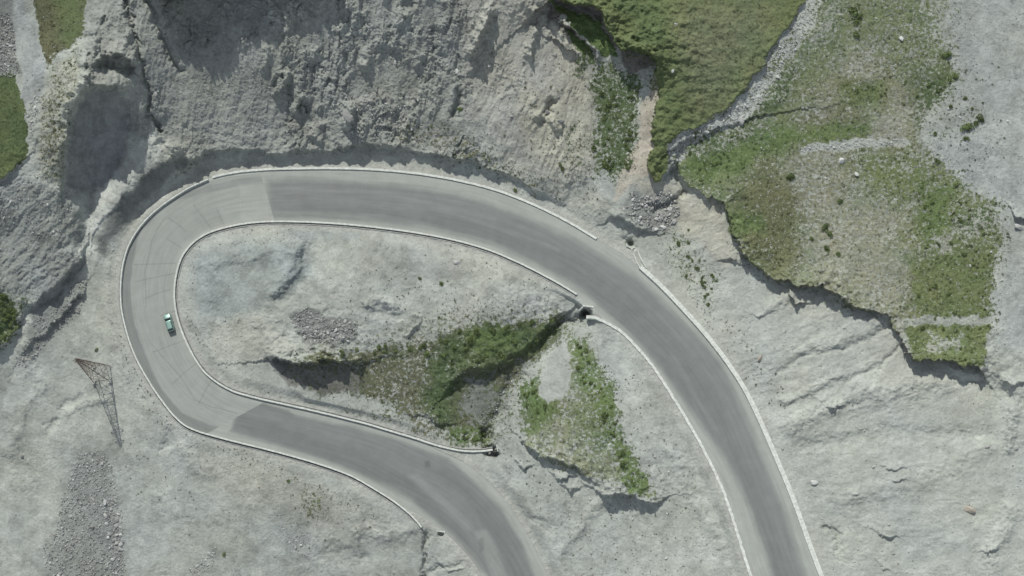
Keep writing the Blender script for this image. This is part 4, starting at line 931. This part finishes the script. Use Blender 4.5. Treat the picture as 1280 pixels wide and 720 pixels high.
SH = [
 (18, [(-4,368),(10,370),(20,386),(22,400),(10,422),(-4,430)], (2.6, 5.5), 'dense green shrub in the thicket at the left edge', 'shrubs of the left thicket'),
 (34, [(525,425),(590,410),(650,402),(692,398),(690,412),(650,440),(600,462),(560,480),(540,460)], (2.4, 5.6), 'green shrub in the gully between the roads', 'shrubs in the gully'),
 (16, [(395,440),(470,434),(540,424),(545,440),(470,450),(400,452)], (2.4, 4.2), 'olive shrub along the northern rim of the gully', 'shrubs along the gully rim'),
 (12, [(560,538),(610,540),(612,556),(570,550)], (2.2, 3.6), 'small green shrub beside the end of the inner kerb wall', 'shrubs at the end of the inner kerb'),
 (15, [(745,475),(765,500),(776,545),(802,585),(810,612),(796,612),(770,570),(752,525)], (2, 4.6), 'bright green shrub on the edge of the terrace beside the right road', 'shrubs on the terrace edge'),
 (11, [(714,410),(728,425),(738,455),(752,480),(740,490),(722,470),(714,440)], (2.4, 4.2), 'green shrub just downhill of the culvert', 'shrubs below the culvert'),
 (10, [(650,482),(672,474),(673,498),(690,508),(660,520)], (2.6, 4.2), 'green shrub on the left side of the gravel fan', 'shrubs left of the gravel fan'),
 (34, [(745,110),(790,105),(796,170),(785,210),(765,225),(738,205),(742,150)], (2.6, 5), 'dark shrub on the overgrown landslip beside the tan scar', 'shrubs on the overgrown landslip'),
 (26, [(820,292),(860,285),(868,305),(880,335),(898,352),(888,384),(872,378),(850,335)], (1.8, 3.6), 'small dark shrub dotted on the bank right of the culvert inlet', 'shrubs on the bank by the inlet'),
 (34, [(1150,230),(1240,258),(1246,300),(1236,390),(1232,440),(1150,440),(1140,330)], (2, 3.6), 'low green bush in the lower right part of the meadow', 'bushes in the lower right meadow'),
 (14, [(870,240),(860,190),(930,165),(960,185),(920,225)], (2, 3.8), 'low bush on the green bank beside the stream bed', 'bushes beside the stream bed'),
 (10, [(1060,100),(1150,80),(1180,110),(1150,150),(1070,125)], (2, 3.8), 'low bush in the upper part of the right meadow', 'bushes in the upper right meadow'),
 (12, [(500,155),(560,155),(620,200),(680,232),(650,232),(560,195)], (1.4, 2.4), 'small tufted shrub at the foot of the debris slope', 'shrubs at the foot of the debris slope')]
for n, P, (r0, r1), lb, gp in SH:
    for (u, v) in pick(P, n): shrub(u, v, r0+(r1-r0)*random.random()**1.3, lb, gp)
# undergrowth and grass tufts: uncountable
def scatter(name, n, rmin, rmax, protos, label, dmin, power, tint, vmax=1.5, poly=None):
    if poly is None: q = RNG.random((n*6, 2))*[1340, 780]+[-30, -30]
    else: q = pick(poly, n*3)
    dd = samp(DG, q[:, 0], q[:, 1]); kk = (RNG.random(len(q)) < np.clip((dd-dmin)/(1-dmin), 0, 1)**power) & (dd <= vmax); q = q[kk][:n]
    c = samp(VG, q[:, 0], q[:, 1]); p = at(q[:, 0], q[:, 1], samp(HG, q[:, 0], q[:, 1]))
    VV, FF, CC, off = [], [], [], 0; r = (rmin+(rmax-rmin)*RNG.random(len(q))**2)*K; an = RNG.random(len(q))*6.28
    for i in range(len(q)):
        v_, f_ = protos[i % len(protos)]; ca_, sa2 = math.cos(an[i]), math.sin(an[i])
        w = np.stack([v_[:, 0]*ca_-v_[:, 1]*sa2, v_[:, 0]*sa2+v_[:, 1]*ca_, v_[:, 2]*.8], -1)*r[i]+p[i]
        VV.append(w); FF.append(f_+off); off += len(v_); CC.append(np.repeat((c[i]*tint*RNG.uniform(.75, 1.25))[None], len(v_), 0))
    o = mesh_np(name, np.vstack(VV), np.vstack(FF), M_LEAFA); vattr(o, 'tone', np.vstack(CC)); return tag(o, label, 'undergrowth', kind='stuff')
pl = [shrub_geo(600+i, 26, .30) for i in range(8)]; pt = [shrub_geo(700+i, 9, .5) for i in range(8)]
scatter('undergrowth', 5000, .9, 2.3, pl, 'low green plants covering the meadows and gully banks', .12, 1.1, np.array([1.0, 1.05, .92]), .93)
scatter('grass_tufts', 26000, .4, 1.15, pt, 'short grass tufts over the meadows and slopes', .03, .8, np.array([1.08, 1.1, 1.05]))

def dots(P, n, r0, r1):
    q = pick(P, n); c = np.array([(.10,.12,.055), (.085,.105,.05), (.15,.15,.08)])[RNG.integers(0, 3, len(q))]
    return [(u, v, r0+(r1-r0)*RNG.random()**1.8, cc) for (u, v), cc in zip(q, c)]
DT = dots([(0,0),(1280,0),(1280,720),(0,720)], 260, .5, 1.3)
for P, n, r0, r1 in [([(560,170),(700,140),(740,230),(760,270),(700,255),(600,205)], 130, .7, 1.9), ([(500,160),(600,185),(700,245),(640,225),(520,185)], 120, .6, 1.6), ([(740,450),(800,470),(870,600),(880,660),(820,640),(770,510)], 110, .7, 1.7), ([(480,330),(700,385),(620,400),(440,425),(400,380)], 150, .6, 1.7),
    ([(560,290),(700,350),(700,385),(560,330)], 60, .6, 1.5), ([(640,600),(740,620),(860,680),(900,720),(700,720)], 130, .6, 1.5), ([(825,300),(880,320),(905,390),(960,450),(1000,520),(960,520),(880,400)], 110, .7, 1.9), ([(150,330),(165,440),(200,510),(320,570),(480,640),(470,650),(300,575),(180,520),(145,420)], 120, .6, 1.5),
    ([(240,290),(260,290),(240,400),(300,480),(560,545),(560,555),(300,490),(230,410)], 90, .5, 1.3), ([(360,610),(460,630),(500,690),(380,690)], 70, .6, 1.5), ([(150,540),(260,560),(260,640),(160,620)], 60, .6, 1.5), ([(1145,60),(1250,80),(1260,200),(1200,220)], 90, .7, 2.2), ([(40,60),(100,50),(90,230),(40,220)], 110, .7, 1.8), ([(1130,240),(1262,255),(1262,300),(1245,440),(1200,300)], 120, .9, 2.6), ([(640,110),(700,60),(735,120),(720,230)], 60, .8, 2.2), ([(760,600),(830,625),(820,650),(760,640)], 26, .8, 1.8), ([(620,555),(660,560),(700,620),(640,640)], 30, .7, 1.8)]: DT += dots(P, n, r0, r1)
VV, FF, CC, off = [], [], [], 0
for i, (u, v, r, c) in enumerate(DT):
    v_, f_ = pl[i % len(pl)]; w = v_*r*K+at(u, v, float(samp(HG, u, v))); VV.append(w); FF.append(f_+off); off += len(v_); CC.append(np.repeat(c[None], len(v_), 0))
o = mesh_np('scattered_plants', np.vstack(VV), np.vstack(FF), M_LEAFA); vattr(o, 'tone', np.vstack(CC)); tag(o, 'tiny tufts dotted over the bare gravel slopes', 'undergrowth', kind='stuff')

# ------------------------------------------------------------------ the car
def car():
    z0 = road_z(212, 404)[0]; p = at(212.3, 404.3, z0); q = at(208.6, 391.5, z0)
    d = q-p; rz = math.atan2(d[1], d[0])
    t = thing('car', p+np.array([0, 0, .01]), 'small teal green estate car driving on the concrete hairpin bend', 'car', None, rz)
    def paint(n, c, rough, met=0, coat=0):
        m, nt, b = newmat(n); co = nd(nt, 'ShaderNodeTexCoord').outputs['Object']; a = noise(nt, co, 3, 3); rg = nd(nt, 'ShaderNodeRGB'); rg.outputs[0].default_value = (*c, 1)
        nt.links.new(vscale(nt, rg.outputs[0], mrange(nt, a, .3, .7, .93, 1.07)), b.inputs['Base Color']); b.inputs['Roughness'].default_value = rough; b.inputs['Metallic'].default_value = met; b.inputs['Coat Weight'].default_value = coat; b.inputs['Coat Roughness'].default_value = .08
        return m
    mp = paint('teal car paint', (.20, .33, .285), .38, .35, .6); mg = paint('dark car glass', (.015, .02, .02), .06); mt = paint('tyre rubber', (.03, .03, .03), .9); ml = paint('headlamp lens', (.7, .72, .7), .15)
    mr = paint('red lamp', (.35, .02, .02), .3); mm = paint('wheel metal', (.45, .46, .46), .35, .8); mk = paint('black trim', (.03, .032, .032), .6)
    L2, W2 = 2.35, .88
    # x, half width, z bottom, z shoulder (belt)
    st = [(-2.35,.70,.42,.78),(-2.28,.80,.30,.92),(-1.9,.86,.26,.98),(-1.0,.88,.24,.99),(0,.88,.24,.97),(.9,.88,.24,.95),(1.25,.87,.25,.93),(1.9,.84,.27,.84),(2.22,.76,.32,.74),(2.35,.62,.42,.62)]
    bm = bmesh.new(); rings = []
    for x, w, zb, zs in st:
        h = zs-zb
        prof = [(0, zb), (w*.85, zb), (w, zb+h*.25), (w, zb+h*.65), (w*.95, zb+h*.90), (w*.84, zs), (w*.45, zs+.035), (0, zs+.045)]
        prof = prof+[(-a, b) for a, b in prof[-2:0:-1]]
        rings.append([bm.verts.new((x, a, b)) for a, b in prof])
    n = len(rings[0])
    for i in range(len(rings)-1):
        for j in range(n): bm.faces.new((rings[i][j], rings[i][(j+1) % n], rings[i+1][(j+1) % n], rings[i+1][j]))
    bm.faces.new(rings[0]); bm.faces.new(rings[-1][::-1]); body = bm_obj('body', bm, mp, t, True)
    def quad(name, pts, mat, thick=.02, parent=None):
        bm = bmesh.new(); f = bm.faces.new([bm.verts.new(p_) for p_ in pts]); f.normal_update(); nn = f.normal.copy()
        ex = bmesh.ops.extrude_face_region(bm, geom=[f]); bmesh.ops.translate(bm, vec=nn*thick, verts=[v for v in ex['geom'] if isinstance(v, bmesh.types.BMVert)])
        return bm_obj(name, bm, mat, parent or t)
    # cabin: greenhouse frustum, roof, glass
    b0 = [(-2.12,.74),(1.12,.76)]; b1 = [(-1.72,.60),(.30,.62)]; zb, zt = .985, 1.44
    def cv(x, y, z): return (x, y, z)
    bm = bmesh.new(); q0 = [bm.verts.new(v) for v in ((b0[0][0],-b0[0][1],zb),(b0[1][0],-b0[1][1],zb-.03),(b0[1][0],b0[1][1],zb-.03),(b0[0][0],b0[0][1],zb))]
    q1 = [bm.verts.new(v) for v in ((b1[0][0],-b1[0][1],zt),(b1[1][0],-b1[1][1],zt),(b1[1][0],b1[1][1],zt),(b1[0][0],b1[0][1],zt))]
    for j in range(4): bm.faces.new((q0[j], q0[(j+1) % 4], q1[(j+1) % 4], q1[j]))
    bm.faces.new(q1); bm.faces.new(q0[::-1]); bmesh.ops.bevel(bm, geom=bm.edges[:], offset=.04, segments=2, affect='EDGES'); bm_obj('cabin', bm, mg, t, False)
    bm = bmesh.new(); pr = []
    for x in (-1.80, -1.6, -.7, .1, .32):
        e = 0 if -1.7 < x < .3 else .03
        pr.append([bm.verts.new((x, y, zt+.012-e+.05*(1-(y/.66)**2))) for y in (-.63, -.4, 0, .4, .63)]+[bm.verts.new((x, y, zt-.03)) for y in (.63, 0, -.63)])
    for i in range(4):
        for j in range(8): bm.faces.new((pr[i][j], pr[i][(j+1) % 8], pr[i+1][(j+1) % 8], pr[i+1][j]))
    bm.faces.new(pr[0]); bm.faces.new(pr[-1][::-1]); roof = bm_obj('roof', bm, mp, t)
    for s in (-1, 1):
        for xa, xb in ((1.10, .32), (-.10, -.14), (-1.05, -1.0), (-2.1, -1.72)):
            quad('pillar', [(xa-.05, s*.762, zb-.01), (xa+.05, s*.762, zb-.01), (xb+.05, s*.635, zt+.01), (xb-.05, s*.635, zt+.01)][::s], mp, .02)
        bm = bmesh.new(); bmesh.ops.create_cube(bm, size=1); bmesh.ops.scale(bm, vec=(1.7, .05, .05), verts=bm.verts); bmesh.ops.translate(bm, vec=(-.7, s*.55, zt+.075), verts=bm.verts); bm_obj('roof_rail', bm, mk, t)
        bm = bmesh.new(); bmesh.ops.create_cube(bm, size=1); bmesh.ops.scale(bm, vec=(.14, .22, .15), verts=bm.verts); bmesh.ops.translate(bm, vec=(.98, s*.98, 1.0), verts=bm.verts); bmesh.ops.bevel(bm, geom=bm.edges[:], offset=.03, segments=2, affect='EDGES'); bm_obj('wing_mirror', bm, mp, t)
        bm = bmesh.new(); bmesh.ops.create_cube(bm, size=1); bmesh.ops.scale(bm, vec=(.16, .34, .15), verts=bm.verts); bmesh.ops.translate(bm, vec=(2.25, s*.52, .66), verts=bm.verts); bmesh.ops.bevel(bm, geom=bm.edges[:], offset=.03, segments=2, affect='EDGES'); bm_obj('headlight', bm, ml, t)
        bm = bmesh.new(); bmesh.ops.create_cube(bm, size=1); bmesh.ops.scale(bm, vec=(.08, .2, .3), verts=bm.verts); bmesh.ops.translate(bm, vec=(-2.33, s*.62, .76), verts=bm.verts); bm_obj('tail_light', bm, mr, t)
        for x in (-1.42, 1.42):
            w = link(bpy.data.objects.new('wheel', None), t); w.location = (x, s*.80, .33)
            bm = bmesh.new(); bmesh.ops.create_cone(bm, cap_ends=True, segments=24, radius1=.33, radius2=.33, depth=.22); bmesh.ops.rotate(bm, cent=(0, 0, 0), matrix=__import__('mathutils').Matrix.Rotation(R(90), 3, 'X'), verts=bm.verts); bm_obj('tyre', bm, mt, w)
            bm = bmesh.new(); bmesh.ops.create_cone(bm, cap_ends=True, segments=18, radius1=.2, radius2=.2, depth=.235); bmesh.ops.rotate(bm, cent=(0, 0, 0), matrix=__import__('mathutils').Matrix.Rotation(R(90), 3, 'X'), verts=bm.verts); bm_obj('rim', bm, mm, w)
    quad('bonnet_seam', [(1.15,-.70,.992),(1.19,-.70,.99),(1.19,.70,.99),(1.15,.70,.992)], mk, .02)
    bm = bmesh.new(); bmesh.ops.create_cube(bm, size=1); bmesh.ops.scale(bm, vec=(.08, 1.3, .16), verts=bm.verts); bmesh.ops.translate(bm, vec=(2.33, 0, .42), verts=bm.verts); bm_obj('bumper', bm, mk, t)
    bm = bmesh.new(); bmesh.ops.create_cube(bm, size=1); bmesh.ops.scale(bm, vec=(.10, 1.4, .18), verts=bm.verts); bmesh.ops.translate(bm, vec=(-2.36, 0, .46), verts=bm.verts); bm_obj('bumper', bm, mk, t)
    t.scale = (1.02, 1.02, 1.02)
car()

# ------------------------------------------------------------------ pylon
def beam(bm, a, b, w):
    a = np.array(a, float); b = np.array(b, float); d = b-a; d /= np.linalg.norm(d)
    x = np.cross(d, (0, 0, 1.0)) if abs(d[2]) < .95 else np.cross(d, (1.0, 0, 0)); x /= np.linalg.norm(x); y = np.cross(d, x)
    vs = [bm.verts.new(p+x*sx*w/2+y*sy*w/2) for p in (a, b) for sx, sy in ((-1, -1), (1, -1), (1, 1), (-1, 1))]
    for j in range(4): bm.faces.new((vs[j], vs[(j+1) % 4], vs[4+(j+1) % 4], vs[4+j]))
    bm.faces.new(vs[:4][::-1]); bm.faces.new(vs[4:])
def pylon():
    u0, v0 = 128, 468; z0 = float(samp(HG, u0, v0)); p = at(u0, v0, z0)
    t = thing('pylon', p, 'rusty steel lattice pylon standing on the pale ground left of the hairpin', 'pylon', None, R(4))
    Hh = 17.5; b = 2.05; top_ = .16
    def corner(sx, sy, f): w = b+(top_-b)*f; return np.array([sx*w, sy*w*1.0, -0.4+(Hh+.4)*f])
    for sx, sy in ((-1,-1),(1,-1),(1,1),(-1,1)):
        bm = bmesh.new(); beam(bm, corner(sx, sy, 0), corner(sx, sy, 1), .125); l = bm_obj('leg', bm, M_RUST, t)
        bm = bmesh.new(); c = corner(sx, sy, 0); bmesh.ops.create_cube(bm, size=.7); bmesh.ops.translate(bm, vec=(c[0], c[1], .05), verts=bm.verts); bm_obj('footing', bm, M_CONC2, l)
    fs = [0, .2, .37, .51, .63, .73, .81, .88, .94, 1]
    side = [((-1,-1),(1,-1)),((1,-1),(1,1)),((1,1),(-1,1)),((-1,1),(-1,-1))]
    for (c0, c1) in side:
        bm = bmesh.new()
        for i in range(len(fs)-1):
            beam(bm, corner(*c0, fs[i]), corner(*c1, fs[i+1]), .062); beam(bm, corner(*c1, fs[i]), corner(*c0, fs[i+1]), .062)
            if i: beam(bm, corner(*c0, fs[i]), corner(*c1, fs[i]), .06)
        bm_obj('lattice_panel', bm, M_RUST, t)
    for f, ln in ((.80, 1.7), (.93, 1.2)):
        z = Hh*f; bm = bmesh.new()
        for s in (-1, 1):
            tip = np.array([s*ln, 0, z]); w = b+(top_-b)*f
            for sy in (-1, 1): beam(bm, (s*w, sy*w, z), tip, .08); beam(bm, (s*w, sy*w, z+.7), tip, .06)
        bm_obj('cross_arm', bm, M_RUST, t)
pylon()

# ------------------------------------------------------------------ light, sky, camera
w = bpy.data.worlds.new('World'); scene.world = w; w.use_nodes = True; nt = w.node_tree
sky = nt.nodes.new('ShaderNodeTexSky'); sky.sky_type = 'NISHITA'; sky.sun_disc = False; sky.sun_elevation = SUN_EL; sky.altitude = 2500; sky.air_density = .9; sky.dust_density = 1.5
az = math.atan2(SUN_AZ_VEC[0], SUN_AZ_VEC[1]); sky.sun_rotation = az % (2*math.pi)
bg = nt.nodes['Background']; bg.inputs['Strength'].default_value = .15; hs = nt.nodes.new('ShaderNodeHueSaturation'); hs.inputs['Saturation'].default_value = .35; nt.links.new(sky.outputs[0], hs.inputs['Color']); nt.links.new(hs.outputs[0], bg.inputs['Color'])
ld = bpy.data.lights.new('sun', 'SUN'); ld.energy = 3.2; ld.angle = R(.5); ld.color = (1, .965, .90); so = bpy.data.objects.new('sun', ld); C.objects.link(so)
from mathutils import Vector, Matrix
n_ = math.hypot(*SUN_AZ_VEC); dv = Vector((SUN_AZ_VEC[0]/n_*math.cos(SUN_EL), SUN_AZ_VEC[1]/n_*math.cos(SUN_EL), math.sin(SUN_EL)))
so.rotation_euler = dv.to_track_quat('Z', 'Y').to_euler(); so.location = (0, 0, 100)
cd = bpy.data.cameras.new('camera'); cam = bpy.data.objects.new('camera', cd); C.objects.link(cam); scene.camera = cam
cd.sensor_width = 36; cd.lens = 36*DIST/1280; cd.clip_end = 20000; cd.clip_start = 1
cam.location = CAM*K; cam.rotation_euler = (TILT, 0, 0)
vs = scene.view_settings; vs.view_transform = 'Standard'; vs.look = 'None'; vs.gamma = 1; vs.use_curve_mapping = False; vs.exposure = 0.22
scene.cycles.max_bounces = 4
